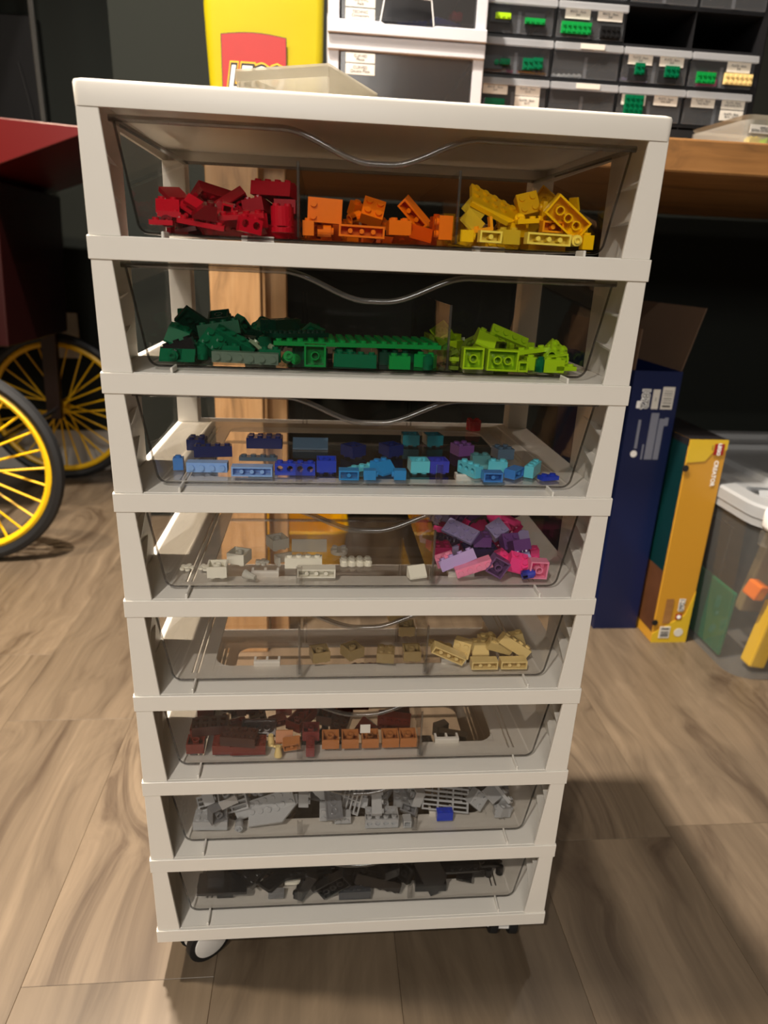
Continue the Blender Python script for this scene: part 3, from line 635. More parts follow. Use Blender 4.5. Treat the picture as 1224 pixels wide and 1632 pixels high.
# ------------------------------------------------------------------ boxes under the bench
bb = thing('blue_carton', 'tall narrow dark blue carton with its top flap open under the bench', 'carton', (.508, .675, 0))
BW, BD, BH = .088, .36, .512
obj('body', Geo().box(0, BW, 0, .002, 0, BH).box(0, BW, BD - .002, BD, 0, BH).box(0, .002, .002, BD - .002, 0, BH).box(BW - .002, BW, .002, BD - .002, 0, BH).box(.002, BW - .002, .002, BD - .002, 0, .002), 'box_blue', bb)
fo = obj('flap', Geo().prism([(0, 0), (.0016, 0), (.026, .108), (.0244, .108)], .004, BD - .004, 'y'), 'cardboard', bb, (BW - .002, 0, BH))
fo['label'] = 'open brown cardboard flap'
obj('flap', Geo().prism([(0, 0), (.0016, 0), (.004, .07), (.0024, .07)], .004, BD - .004, 'y'), 'cardboard', bb, (0, 0, BH))
obj('barcode_label', bx(.057, .079, -.0006, 0, .445, .485), 'label_paper', bb)
for i, z in enumerate((.478, .474, .470, .465, .461, .457)): obj('bar', bx(.060, .076, -.0009, -.0006, z - (.0012 if i % 2 else .0008), z), 'ink_grey', bb)
obj('bar', bx(.060, .075, -.0009, -.0006, .4490, .4520), 'print_black', bb)
obj('white_label', bx(.0400, .0525, -.0006, 0, .445, .480), 'label_paper', bb)
lettering('lettering', '10300', .0030, 'ink_grey', bb, (.046, -.0008, .463), rot=(math.pi / 2, math.pi / 2, 0))
for off_, m_, dy in ((.0016, 'print_white', -.0005), (0, 'ink_grey', -.0008)): lettering('number', '1872', .0185, m_, bb, (.0265, dy, .464), rot=(math.pi / 2, math.pi / 2, 0), offset=off_)
obj('number_foot', bx(.0125, .022, -.0006, 0, .446, .459), 'print_white', bb)
obj('stripe', bx(.0215, .0265, -.0005, 0, .372, .425), 'box_print_grey', bb)
obj('dot', Geo().cyl(0, 0, .0062, 0, .0006, 20), 'print_white', bb, (.0225, 0, .362), (math.pi / 2, 0, 0), )
for x0, x1, z0, z1 in ((.0435, .0580, .352, .438), (.0600, .0700, .352, .428), (.0365, .0395, .352, .380), (.0700, .0770, .415, .430)): obj('text_block', bx(x0, x1, -.0004, 0, z0, z1), 'box_print_grey', bb)
yb = thing('yellow_carton', 'tall narrow amber and yellow carton standing right of the blue one', 'carton', (.6025, .620, 0))
YW, YD, YH = .0705, .27, .404
obj('body', bx(0, YW, .0008, YD, .0, YH), 'box_amber', yb, bevel=.001)
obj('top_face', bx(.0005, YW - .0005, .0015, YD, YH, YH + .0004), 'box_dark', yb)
obj('yellow_patch', Geo().prism([(0, .362), (.034, .365), (.048, .385), (YW, .386), (YW, YH), (0, YH)], 0, .0008, 'y'), 'box_yellow', yb)
obj('yellow_foot', Geo().prism([(0, 0), (YW, 0), (YW, .110), (.058, .060), (0, .020)], 0, .0008, 'y'), 'box_yellow', yb)
obj('side_picture', bx(-.0006, 0, .004, YD, .150, YH - .012), 'box_teal', yb); obj('side_picture', bx(-.0006, 0, .004, YD, .022, .150), 'box_brown', yb)
obj('side_corner', bx(-.0006, 0, .002, YD, YH - .012, YH), 'box_dark', yb)
for z in (.352, .044): obj('edge_notch', Geo().cyl(0, 0, .006, 0, .0012, 16), 'print_black', yb, (.0004, -.0004, z), (math.pi / 2, 0, 0))
obj('logo_square', bx(.0465, .0645, -.0006, 0, .377, .397), 'print_red', yb)
lettering('logo_lettering', 'LEGO', .0085, 'print_white', yb, (.0555, -.0008, .387), rot=(math.pi / 2, math.pi / 2, 0), offset=.0004)
lettering('item_number', '31109', .0035, 'ink_grey', yb, (.043, -.0003, .390), rot=(math.pi / 2, math.pi / 2, 0))
lettering('lettering', 'CREATOR', .0105, 'print_white', yb, (.0555, -.0003, .343), rot=(math.pi / 2, math.pi / 2, 0), offset=.0003)
for off_, m_, dy in ((.0015, 'print_white', -.0003), (0, 'print_black', -.0006)): lettering('number', '1260', .0135, m_, yb, (.0465, dy, .082), rot=(math.pi / 2, math.pi / 2, 0), offset=off_)
obj('badge', bx(.0400, .0520, -.0006, 0, .050, .062), 'print_red', yb); obj('badge_dot', Geo().cyl(0, 0, .0042, 0, .0004, 16), 'print_white', yb, (.046, -.0006, .056), (math.pi / 2, 0, 0))
obj('text_block', bx(.0155, .0305, -.0003, 0, .042, .094), 'worktop_wood', yb)
obj('barcode_label', bx(.0130, .0340, -.0006, 0, .010, .035), 'label_paper', yb)
for z, h in ((.0290, .0030), (.0225, .002), (.0190, .0015), (.0165, .0015), (.0135, .002)): obj('bar', bx(.0160, .0315, -.0009, -.0006, z, z + h), 'ink_grey', yb)
obj('pale_panel', Geo().cyl(0, 0, .009, 0, .0004, 14), 'label_paper', yb, (.052, 0, .022), (math.pi / 2, 0, 0))
# ------------------------------------------------------------------ clear storage tote
tt = thing('storage_tote', 'large clear plastic tote with a grey lid and white latch', 'storage tote', (.69, .487, 0))
def tl(z, e, r=.05): return [(x, y, z) for x, y in rrect(-e, .46 + e, -e, .56 + e, r + e, 6)]
g = loft([tl(.004, -.014), tl(0.0, -.004), tl(.02, .0), tl(.285, .008)], cap0=True, cap1=False); 
obj('body', g, 'tote_clear', tt, smooth=True)
obj('body_rim', loft([tl(.285, .008), tl(.285, .013), tl(.300, .013), tl(.300, .008)], cap0=False, cap1=False), 'tote_lid', tt, smooth=True)
obj('lid', loft([tl(.300, .015), tl(.318, .015), tl(.322, .011), tl(.322, -.02), tl(.312, -.03), tl(.312, -.08)], cap0=False, cap1=True), 'tote_lid', tt, smooth=True)
obj('lid_ridge', loft([tl(.312, -.10, .04), tl(.322, -.105, .04), tl(.322, -.125, .03), tl(.312, -.13, .03)], cap0=False, cap1=False), 'tote_lid', tt, smooth=True)
obj('latch', Geo().box(-.030, .15, -.040, -.012, .295, .334), 'latch_white', tt, bevel=.010, seg=3, smooth=True)
obj('latch_band', bx(-.028, .148, -.030, -.014, .268, .295), 'lid_clear', tt, bevel=.004)
def tote_item(nm, lab, cat, dims, loc, rot, m, bev=.004):
    x, y, z = dims; tag(obj(nm, bx(-x / 2, x / 2, -y / 2, y / 2, -z / 2, z / 2), m, None, (.69 + loc[0], .487 + loc[1], loc[2]), rot, bevel=bev), lab, cat)
for args in (('green_panel', 'dark green sheet standing along the left wall of the clear tote', 'toy part', (.008, .40, .13), (.018, .27, .072), (0, .05, 0), 'toy_dgreen'),
    ('black_panel', 'black sheet leaning beside the green one in the clear tote', 'toy part', (.008, .30, .22), (.034, .30, .125), (0, .05, 0), 'toy_black'),
    ('yellow_block', 'tall yellow block leaning inside the clear tote front', 'toy part', (.032, .03, .125), (.066, .035, .074), (0, .16, 0), 'toy_yellow'),
    ('red_block', 'red block standing inside the clear tote front', 'toy part', (.04, .03, .14), (.125, .035, .080), (0, .05, 0), 'toy_red'),
    ('orange_block', 'small orange block high in the clear tote', 'toy part', (.025, .03, .03), (.040, .05, .155), (.2, .2, .3), 'toy_orange'),
    ('tan_panel', 'tan panel across the middle of the clear tote', 'toy part', (.12, .02, .16), (.12, .10, .16), (.1, .1, 0), 'toy_darktan'),
    ('grey_block', 'grey block lying across the right of the clear tote', 'toy part', (.14, .10, .10), (.24, .12, .06), (0, 0, .2), 'toy_sandblue'),
    ('amber_block', 'amber block lying at the right of the clear tote front', 'toy part', (.06, .03, .05), (.19, .035, .032), (0, .05, 0), 'toy_amber')): tote_item(*args)
# ------------------------------------------------------------------ yellow bin under the bench, seen through the drawers
ub = thing('yellow_bin', 'yellow plastic bin on the floor under the bench behind the cart', 'plastic bin', (-.085, .84, 0))
obj('body', loft([[(x, y, 0) for x, y in rrect(-.085, .085, -.07, .07, .02)], [(x, y, .17) for x, y in rrect(-.10, .10, -.085, .085, .025)], [(x, y, .17) for x, y in rrect(-.096, .096, -.081, .081, .023)], [(x, y, .004) for x, y in rrect(-.081, .081, -.066, .066, .018)]]), 'toy_yellow', ub, smooth=True)
obj('rim', sweep([(x, y, .17) for x, y in rrect(-.101, .101, -.086, .086, .025)], .004, 6, closed=True), 'toy_yellow', ub)
# ------------------------------------------------------------------ red popcorn cart with yellow wheels
pc = thing('popcorn_cart', 'dark red vintage-style wheeled cart with yellow-spoked wheels', 'wheeled cart', (0, 0, 0))
def wheel(x, y, R=.222):
    w = obj('wheel', sweep([(x + (R - .014) * math.cos(t * math.pi / 32), y, .2225 + (R - .014) * math.sin(t * math.pi / 32)) for t in range(64)], .014, 8, closed=True), 'tyre_black', pc, smooth=True)
    obj('wheel_rim', sweep([(x + (R - .033) * math.cos(t * math.pi / 32), y, .2225 + (R - .033) * math.sin(t * math.pi / 32)) for t in range(64)], .0085, 8, closed=True), 'spoke_yellow', w, smooth=True)
    hb = sweep([(x, y - .032, .2225), (x, y - .026, .2225), (x, y + .026, .2225), (x, y + .032, .2225)], .02, 14, rs=[.012, .022, .022, .012]); obj('hub', hb, 'spoke_yellow', w, smooth=True)
    for i in range(28):
        a = 2 * math.pi * i / 28; s = .02 if i % 2 else -.02; tw_ = .5 if (i // 2) % 2 else -.5
        p = (x + .02 * math.cos(a + tw_), y + s, .2225 + .02 * math.sin(a + tw_)); q = (x + (R - .036) * math.cos(a), y, .2225 + (R - .036) * math.sin(a))
        obj('spoke', sweep([p, q], .0026, 5), 'spoke_yellow', w)
    return w
wheel(-.817, 1.0); wheel(-.822, 1.632)
obj('axle', sweep([(-.82, .975, .2225), (-.82, 1.66, .2225)], .008, 8), 'chrome', pc)
for y0, y1 in ((1.04, 1.06), (1.575, 1.60)):
    obj('strut', Geo().prism([(-.842, .20), (-.803, .20), (-.785, .56), (-.828, .56)], y0, y1, 'y'), 'cart_dark_red', pc, bevel=.002)
obj('body', Geo().prism([(-1.25, .46), (-.735, .46), (-.715, .80), (-1.25, .80)], 1.14, 1.52, 'y'), 'cart_dark_red', pc, bevel=.004)
obj('serving_tray', Geo().prism([(-.515, .890), (-.515, .903), (-.98, .925), (-.98, .725), (-.90, .755), (-.684, .827)][::-1], 1.10, 1.54, 'y'), 'cart_red', pc, bevel=.002)
obj('post', bx(-.735, -.722, 1.15, 1.163, .913, 1.5), 'chrome', pc, bevel=.002); obj('post', bx(-.750, -.736, 1.16, 1.18, .914, 1.5), 'cart_dark_red', pc, bevel=.002)
obj('glass_pane', bx(-1.2, -.752, 1.15, 1.154, .925, 1.5), 'popcorn_glass', pc)
obj('roof', bx(-1.26, -.70, 1.11, 1.53, 1.5, 1.56), 'cart_red', pc, bevel=.005)
obj('post', bx(-.735, -.722, 1.50, 1.513, .913, 1.5), 'chrome', pc, bevel=.002)
sp = thing('black_panel', 'black flat panel with a thin cable hung on the wall behind the red cart', 'panel', (-.86, 1.72, 1.05))
obj('body', bx(-.28, .07, -.03, .019, -.12, .19), 'tv_black', sp, bevel=.004)
obj('cable', sweep([(.02, -.034, .08), (.035, -.034, .0), (.045, -.036, -.08), (.03, -.03, -.16), (.03, .0, -.30)], .0025, 6), 'rubber_black', sp)
# ------------------------------------------------------------------ toy bricks in the drawers
NAME = dict(b='building_brick', p='building_plate', t='smooth_tile', k='holed_brick', s='slope_brick')
SPECIAL = dict(c1='round_brick', c2='round_brick', cp1='round_plate', cp2='round_plate', rod='bar_piece', wing='wedge_plate', brk='bracket_piece', flw='flower_piece', grape='stud_cluster', cone='cone_piece', pan='grille_panel', j23='building_brick', base='large_plate')
_me = {}
def brick(section, kind, colour, x, y, z, a, b, c, label, suffix=''):
    label = label + ' of ' + section + suffix; group = 'toy bricks in the ' + section
    key = (kind, colour); nm = SPECIAL.get(kind) or NAME[kind[0]]
    if key not in _me:
        _me[key] = mesh_of(nm, toy(kind), smooth=False); _me[key].materials.append(MATS['toy_' + colour])
    o = link(nm, _me[key], None, None, (x, y, z), (a, b, c))
    tag(o, label, 'toy brick', group)
for section, rows in (
    ('red section', (
    ('b26','darkred',-.0868,.1755,.6999,-1.27,-.05,.04,'dark red two-by-six brick underside facing out, back right'),
    ('b26','darkred',-.1329,.124,.6995,.48,.18,.07,'dark red two-by-six brick upright, back left'),
    ('t22','red',-.1446,.06,.7102,.49,-.07,.66,'red two-by-two smooth tile upright, middle left'),
    ('s22','red',-.1465,.045,.7011,0,0,.17,'red two-by-two slope brick upright, middle left'),
    ('p12','red',-.1445,.04,.6955,0,0,.09,'red one-by-two plate upright, front left',', right of two'),
    ('p12','red',-.1478,.029,.6898,0,0,0,'red one-by-two plate upright, front left',', left of two'),
    ('c1','darkred',-.1446,.032,.691,1.57,0,0,'dark red small round brick top facing out, front left'),
    ('p14','red',-.1215,.03,.6903,.17,.14,0,'red one-by-four plate upright, front centre',', left of two'),
    ('t12','red',-.1268,.045,.7034,.87,.49,0,'red one-by-two smooth tile tilted, middle left'),
    ('b12','red',-.1332,.05,.698,-1.05,.52,0,'red one-by-two brick underside facing out, middle left'),
    ('p22','red',-.1255,.0712,.695,2.02,-.7,.09,'red two-by-two plate top facing out, middle left'),
    ('rod','red',-.1271,.0631,.694,-.01,2.14,-1.95,'red thin bar piece tilted, middle left'),
    ('b11','red',-.0848,.0642,.6904,.98,1,.88,'red one-by-one brick on end, middle right'),
    ('b11','red',-.1049,.045,.7011,-1.4,.17,0,'red one-by-one brick underside facing out, middle centre'),
    ('p14','red',-.095,.036,.6969,.26,-.1,0,'red one-by-four plate upright, front centre',', right of two'),
    ('s22','red',-.0764,.0767,.6887,0,0,.62,'red two-by-two slope brick upright, middle right'),
    ('c2','red',-.0665,.034,.6991,0,0,0,'red large round brick upright, front right'),
    ('cp2','red',-.0663,.034,.6929,0,0,0,'red large round plate upright, front right',', upper of two'),
    ('cp2','red',-.0663,.034,.6888,0,0,0,'red large round plate upright, front right',', lower of two'),
    ('k12','red',-.0887,.029,.6904,0,.17,.35,'red one-by-two brick with side holes upright, front right'),
    ('s24','darkred',-.0722,.1144,.7038,-.02,.01,.01,'dark red two-by-four slope brick upright, back right'),
    ('b22','red',-.1008,.1132,.6964,.26,-.28,-.19,'red two-by-two brick upright, back centre'),
    ('b12','red',-.0864,.05,.6945,0,-.14,.7,'red one-by-two brick upright, middle right'),
    ('p24','darkred',-.1241,.0928,.6855,0,0,-.08,'dark red two-by-four plate upright, middle centre'),
    ('t22','red',-.107,.0757,.6855,0,0,1.73,'red two-by-two smooth tile upright, middle centre'),
    ('p24','red',-.1379,.1084,.7042,.22,-.5,1.98,'red two-by-four plate upright, back left'),
    ('b12','red',-.0664,.131,.6878,-1.57,0,-2.92,'red one-by-two brick top facing out, back right'),
    ('b22','darkred',-.0699,.0945,.6918,2.34,1.57,0,'dark red two-by-two brick tilted, middle right'),
    ('s22','red',-.1202,.1407,.6873,2.35,0,-1.64,'red two-by-two slope brick tilted, back centre'),
    ('p24','red',-.0776,.1497,.6872,-3.14,0,.31,'red two-by-four plate upside down, back right'),
    ('p24','red',-.0849,.1034,.6908,0,-.35,.96,'red two-by-four plate upright, back right',', nearest'),
    ('b24','red',-.1069,.0591,.6931,1.12,-3.14,.02,'red two-by-four brick top facing out, middle centre'),
    ('b24','red',-.1506,.1555,.6918,1.57,0,1.58,'red two-by-four brick on end, back left'),
    ('t22','darkred',-.1089,.1578,.6935,0,0,.13,'dark red two-by-two smooth tile upright, back centre'),
    ('b12','red',-.1256,.0888,.6952,2.33,0,2.21,'red one-by-two brick tilted, middle left'),
    ('s24','darkred',-.115,.1821,.6918,-1.57,0,-1.83,'dark red two-by-four slope brick on end, back centre'),
    ('b14','red',-.1043,.1476,.6878,1.57,0,2.14,'red one-by-four brick on end, back centre'),
    ('s22','red',-.0607,.0824,.6918,2.21,-1.57,0,'red two-by-two slope brick tilted, middle right'),
    ('p24','red',-.1413,.0891,.6902,.21,.18,-1.51,'red two-by-four plate upright, middle left'),
    ('b14','red',-.1287,.1431,.6964,-1.1,2.65,.75,'red one-by-four brick tilted, back left'),
    ('b22','red',-.0761,.2084,.6918,-1.11,-1.57,0,'red two-by-two brick underside facing out, back right'),
    ('s24','red',-.1363,.2028,.6873,2.36,0,-1.52,'red two-by-four slope brick tilted, back left',', right of two'),
    ('b22','darkred',-.1346,.0733,.7011,.91,.03,-2.37,'dark red two-by-two brick tilted, middle left'),
    ('s24','red',-.1002,.2087,.6873,2.35,0,-.81,'red two-by-four slope brick tilted, back centre'),
    ('b24','red',-.1041,.0777,.6964,0,.55,.1,'red two-by-four brick upright, middle centre'),
    ('s22','darkred',-.1489,.2129,.6938,.15,.96,-2.9,'dark red two-by-two slope brick on end, back left'),
    ('b14','darkred',-.0733,.1683,.6878,1.57,0,.12,'dark red one-by-four brick top facing out, back right'),
    ('p24','darkred',-.1018,.132,.6952,.18,2.55,1.1,'dark red two-by-four plate tilted, back centre'),
    ('p24','red',-.0838,.1298,.6889,.07,-.18,1.48,'red two-by-four plate upright, back right',', second nearest'),
    ('b22','red',-.1029,.0956,.696,-.84,.75,3.12,'red two-by-two brick tilted, middle centre'),
    ('t22','red',-.1557,.0966,.6918,1.57,0,1.56,'red two-by-two smooth tile on end, middle left'),
    ('b22','red',-.066,.0736,.7064,-3.14,0,1.53,'red two-by-two brick upside down, middle right'),
    ('p24','red',-.0838,.1526,.6931,-.41,-.05,.02,'red two-by-four plate upright, back right',', farthest'),
    ('b24','red',-.0869,.086,.7048,.22,-.1,-1.78,'red two-by-four brick upright, middle right',', left of two'),
    ('b24','darkred',-.1213,.2079,.7007,-.36,2.81,1.14,'dark red two-by-four brick upside down, back centre'),
    ('s22','red',-.1291,.2221,.6904,0,3.14,-1.29,'red two-by-two slope brick upside down, back left'),
    ('p24','red',-.1417,.0887,.7044,-.42,2.39,-.35,'red two-by-four plate tilted, middle left',', right of two'),
    ('s24','red',-.1397,.1145,.6873,2.35,0,-.27,'red two-by-four slope brick tilted, back left',', left of two'),
    ('s22','darkred',-.1193,.0307,.6986,-.1,.2,-1.36,'dark red two-by-two slope brick upright, front centre'),
    ('s22','red',-.1294,.1875,.6989,1.64,.61,-.26,'red two-by-two slope brick top facing out, back left'),
    ('b24','red',-.0743,.0786,.7176,-.11,.04,-.37,'red two-by-four brick upright, middle right',', right of two'),
    ('b22','red',-.1068,.1584,.7032,-.49,1.57,0,'red two-by-two brick on end, back centre'),
    ('b24','darkred',-.0628,.1499,.7055,-1.57,1.49,-1.57,'dark red two-by-four brick on end, back right'),
    ('b24','red',-.1111,.101,.7056,.88,.56,-2.92,'red two-by-four brick tilted, back centre',', right of two'),
    ('b14','red',-.0726,.0936,.7127,.18,-.54,2.75,'red one-by-four brick tilted, middle right'),
    ('p24','darkred',-.0678,.126,.6957,-2.94,-.4,1.31,'dark red two-by-four plate upside down, back right'),
    ('s24','darkred',-.1308,.1623,.6973,2.16,-.64,.84,'dark red two-by-four slope brick on end, back left'),
    ('b24','red',-.1237,.1095,.7127,2.48,.17,.65,'red two-by-four brick tilted, back centre',', left of two'),
    ('p24','red',-.1477,.0897,.7048,.74,.15,-1.54,'red two-by-four plate tilted, middle left',', left of two'),
    ('b14','red',-.1306,.1692,.6878,1.57,0,-1.06,'red one-by-four brick on end, back left'),
    )),
    ('orange section', (
    ('j23','orange',-.0369,.036,.7026,1.57,.04,0,'orange two-by-three brick with one stud row top facing out, front left'),
    ('b11','orange',-.0483,.028,.6906,0,0,0,'orange one-by-one brick upright, front left'),
    ('c1','orange',-.0372,.034,.6895,0,1.57,0,'orange small round brick on end, front left'),
    ('b14','orange',-.0113,.0268,.6899,-1.57,.02,0,'orange one-by-four brick underside facing out, front centre'),
    ('b22','orange',-.0025,.05,.7044,.96,.24,0,'orange two-by-two brick top facing out, middle centre'),
    ('b22','orange',.0154,.034,.6936,0,0,.04,'orange two-by-two brick upright, front centre'),
    ('b13','orange',.0269,.042,.7043,-1.05,.77,0,'orange one-by-three brick underside facing out, front right'),
    ('b22','orange',.048,.034,.695,0,-1.57,0,'orange two-by-two brick on end, front right'),
    ('s12','tranorange',.0311,.03,.6907,0,.21,0,'see-through orange one-by-two slope brick upright, front right'),
    ('s22','darkorange',-.0295,.0977,.6918,-1.26,1.57,0,'deep orange two-by-two slope brick underside facing out, middle left'),
    ('s22','darkorange',-.005,.0762,.6918,-.08,1.57,0,'deep orange two-by-two slope brick on end, middle centre'),
    ('c1','orange',-.0152,.05,.7,0,1.22,.52,'orange small round brick on end, middle centre'),
    ('s22','darkorange',.0248,.0749,.6873,2.35,0,.15,'deep orange two-by-two slope brick tilted, middle right'),
    ('b12','darkorange',.0423,.0805,.6887,0,0,-.04,'deep orange one-by-two brick upright, middle right',', right of two'),
    ('b11','orange',-.0144,.06,.7063,.52,0,.52,'orange one-by-one brick upright, middle centre'),
    ('b11','tranorange',.0447,.05,.6985,0,0,.17,'see-through orange one-by-one brick upright, middle right'),
    ('p22','orange',.0025,.06,.6971,.35,0,.17,'orange two-by-two plate upright, middle centre'),
    ('b12','darkorange',.0362,.0975,.6887,0,0,-2.31,'deep orange one-by-two brick upright, middle right',', left of two'),
    ('b12','orange',-.0173,.0676,.6918,.43,-1.57,0,'orange one-by-two brick on end, middle centre'),
    ('p24','orange',-.0408,.135,.6855,0,0,-1.92,'orange two-by-four plate upright, back left'),
    ('p24','darkorange',.0038,.0847,.6918,-1.57,0,-1.56,'deep orange two-by-four plate on end, middle centre'),
    ('b22','darkorange',-.0396,.0768,.6918,-1.57,0,-.95,'deep orange two-by-two brick on end, middle left'),
    ('s22','orange',.0296,.1217,.6887,0,0,-.42,'orange two-by-two slope brick upright, back right'),
    ('p24','orange',.0353,.1066,.6933,.76,.18,-2.55,'orange two-by-four plate tilted, back right'),
    ('b12','orange',-.0417,.1391,.6938,0,0,.77,'orange one-by-two brick upright, back left',', left of two'),
    ('s22','darkorange',-.0057,.1457,.6918,-1.57,0,-1.7,'deep orange two-by-two slope brick on end, back centre'),
    ('p24','darkorange',.0409,.1585,.6918,-1.57,0,2.38,'deep orange two-by-four plate tilted, back right'),
    ('b12','darkorange',-.0249,.1244,.6887,0,0,2.36,'deep orange one-by-two brick upright, back left'),
    ('b12','orange',-.0194,.1337,.6887,0,0,-.63,'orange one-by-two brick upright, back left',', right of two'),
    ('p24','orange',-.0378,.1763,.6872,0,3.14,.97,'orange two-by-four plate upside down, back left'),
    ('s22','darkorange',.0021,.1162,.6873,2.35,0,-.23,'deep orange two-by-two slope brick tilted, back centre'),
    ('b12','darkorange',.0175,.144,.6878,-1.57,0,-2.9,'deep orange one-by-two brick top facing out, back centre'),
    ('b22','orange',-.0453,.0938,.6918,-1.57,0,1.95,'orange two-by-two brick on end, middle left'),
    )),
    ('yellow section', (
    ('wing','darkyellow',.0941,.1093,.6966,0,.04,-1.03,'deep yellow wedge-shaped plate upright, back centre'),
    ('wing','yellow',.091,.055,.7106,.7,.38,.17,'yellow wedge-shaped plate tilted, middle centre'),
    ('s12','tranyellow',.071,.045,.7085,.35,.7,0,'see-through yellow one-by-two slope brick tilted, middle left'),
    ('s12','tranyellow',.0695,.04,.7005,.35,.7,0,'see-through yellow one-by-two slope brick tilted, front left'),
    ('brk','amber',.0759,.04,.6987,0,-.17,0,'amber L-shaped bracket upright, front left'),
    ('b11','yellow',.0631,.028,.6903,0,1.57,0,'yellow one-by-one brick on end, front left'),
    ('b12','lightyellow',.08,.0268,.6904,-1.57,.02,0,'pale yellow one-by-two brick underside facing out, front left'),
    ('b12','tranyellow',.0941,.03,.6909,0,0,0,'see-through yellow one-by-two brick upright, front centre'),
    ('b14','lightyellow',.1222,.0268,.6905,-1.57,.02,0,'pale yellow one-by-four brick underside facing out, front centre'),
    ('b12','amber',.1289,.042,.6996,-1.57,.02,0,'amber one-by-two brick underside facing out, front right'),
    ('b24','yellow',.1378,.036,.7061,-1.4,.63,0,'yellow two-by-four brick underside facing out, front right'),
    ('c1','lightyellow',.1436,.03,.6906,1.57,0,0,'pale yellow small round brick top facing out, front right'),
    ('b22','yellow',.1147,.062,.7148,1.22,-.26,0,'yellow two-by-two brick top facing out, middle centre'),
    ('p12','yellow',.1238,.05,.7092,0,-1.54,0,'yellow one-by-two plate on end, middle centre'),
    ('p12','yellow',.1112,.045,.7029,0,-.09,0,'yellow one-by-two plate upright, middle centre'),
    ('cp1','yellow',.1066,.05,.7047,1.05,0,0,'yellow small round plate top facing out, middle centre'),
    ('b24','darkyellow',.1391,.0906,.6887,0,0,.13,'deep yellow two-by-four brick upright, middle right'),
    ('p26','darkyellow',.1342,.1444,.6959,-.17,.38,-.14,'deep yellow two-by-six plate upright, back right',', farther of two'),
    ('p24','darkyellow',.1204,.1334,.6989,.17,1,-1.26,'deep yellow two-by-four plate top facing out, back centre'),
    ('brk','yellow',.1459,.06,.7151,0,-.35,.52,'yellow L-shaped bracket upright, middle right'),
    ('b11','yellow',.1518,.028,.6897,0,0,0,'yellow one-by-one brick upright, front right'),
    ('b12','yellow',.1469,.04,.6944,0,0,.35,'yellow one-by-two brick upright, front right'),
    ('b22','yellow',.1054,.06,.6972,0,0,.35,'yellow two-by-two brick upright, middle centre'),
    ('b22','darkyellow',.0657,.1381,.6887,0,0,1.4,'deep yellow two-by-two brick upright, back left'),
    ('p26','darkyellow',.1422,.0923,.7011,-2.7,-.01,-1.24,'deep yellow two-by-six plate upside down, middle right'),
    ('b22','yellow',.0866,.1552,.6918,.35,-1.57,0,'yellow two-by-two brick on end, back left',', right of two'),
    ('s22','yellow',.1032,.1557,.6918,-1.57,0,-2.73,'yellow two-by-two slope brick top facing out, back centre',', left of two'),
    ('b24','yellow',.0656,.1643,.6966,-1.57,-.33,-1.45,'yellow two-by-four brick on end, back left'),
    ('s22','yellow',.1486,.1093,.6918,-1.57,0,-1.45,'yellow two-by-two slope brick on end, back right'),
    ('s22','yellow',.1131,.1392,.6918,-1.57,0,2.51,'yellow two-by-two slope brick top facing out, back centre',', right of two'),
    ('b22','yellow',.1171,.1849,.6918,-1.14,-1.57,0,'yellow two-by-two brick underside facing out, back centre'),
    ('b24','yellow',.131,.0751,.7091,2.4,.34,1.82,'yellow two-by-four brick tilted, middle right'),
    ('p26','darkyellow',.0936,.0918,.6887,-.29,.04,-2.62,'deep yellow two-by-six plate upright, middle centre'),
    ('b22','yellow',.067,.1358,.7033,-1.57,0,1.67,'yellow two-by-two brick on end, back left',', left of two'),
    ('s22','yellow',.0655,.0585,.6882,2.52,0,1.57,'yellow two-by-two slope brick tilted, middle left'),
    ('b24','darkyellow',.0803,.1935,.6926,2.66,0,2.02,'deep yellow two-by-four brick upside down, back left',', farther of two'),
    ('b14','yellow',.1021,.1663,.6977,-.14,-2.5,.58,'yellow one-by-four brick tilted, back centre'),
    ('p26','yellow',.1288,.0991,.7093,-1.37,2.2,-.47,'yellow two-by-six plate underside facing out, middle right'),
    ('t22','yellow',.1369,.1641,.6855,3.14,0,.26,'yellow two-by-two smooth tile upside down, back right',', second nearest'),
    ('p26','yellow',.0953,.1968,.6855,0,0,1.9,'yellow two-by-six plate upright, back centre'),
    ('s22','yellow',.1426,.1921,.6887,0,0,-2.43,'yellow two-by-two slope brick upright, back right'),
    ('p26','darkyellow',.1336,.1087,.7034,.34,-.28,-.59,'deep yellow two-by-six plate upright, back right',', nearer of two'),
    ('b24','darkyellow',.0799,.1223,.6904,0,-3.14,.55,'deep yellow two-by-four brick upside down, back left',', nearer of two'),
    ('t22','yellow',.1254,.1691,.6911,0,-2.86,-.12,'yellow two-by-two smooth tile upside down, back right',', farthest'),
    ('b24','yellow',.0809,.1872,.7057,-.01,.02,.23,'yellow two-by-four brick upright, back left'),
    ('b14','yellow',.0982,.0738,.6878,1.57,0,.4,'yellow one-by-four brick top facing out, middle centre'),
    ('p26','darkyellow',.1159,.1745,.7003,.04,.3,-1.01,'deep yellow two-by-six plate upright, back centre'),
    ('p26','yellow',.0815,.1022,.6889,-.29,3.14,.32,'yellow two-by-six plate upside down, back left'),
    ('t22','yellow',.1373,.1487,.6877,-.28,3.14,.62,'yellow two-by-two smooth tile upside down, back right',', nearest'),
    )),
    ('dark green section', (
    ('b11','vdgreen',-.1523,.0958,.6095,.68,-.22,-.17,'blackish green one-by-one brick tilted, middle left'),
    ('b11','vdgreen',-.1343,.1273,.6,-1.38,1.57,0,'blackish green one-by-one brick underside facing out, back left'),
    ('b13','vdgreen',-.1445,.0857,.6021,1.22,-.06,-.22,'blackish green one-by-three brick top facing out, middle left'),
    ('s22','dgreen',-.1458,.05,.6128,.35,.35,0,'dark green two-by-two slope brick upright, middle left'),
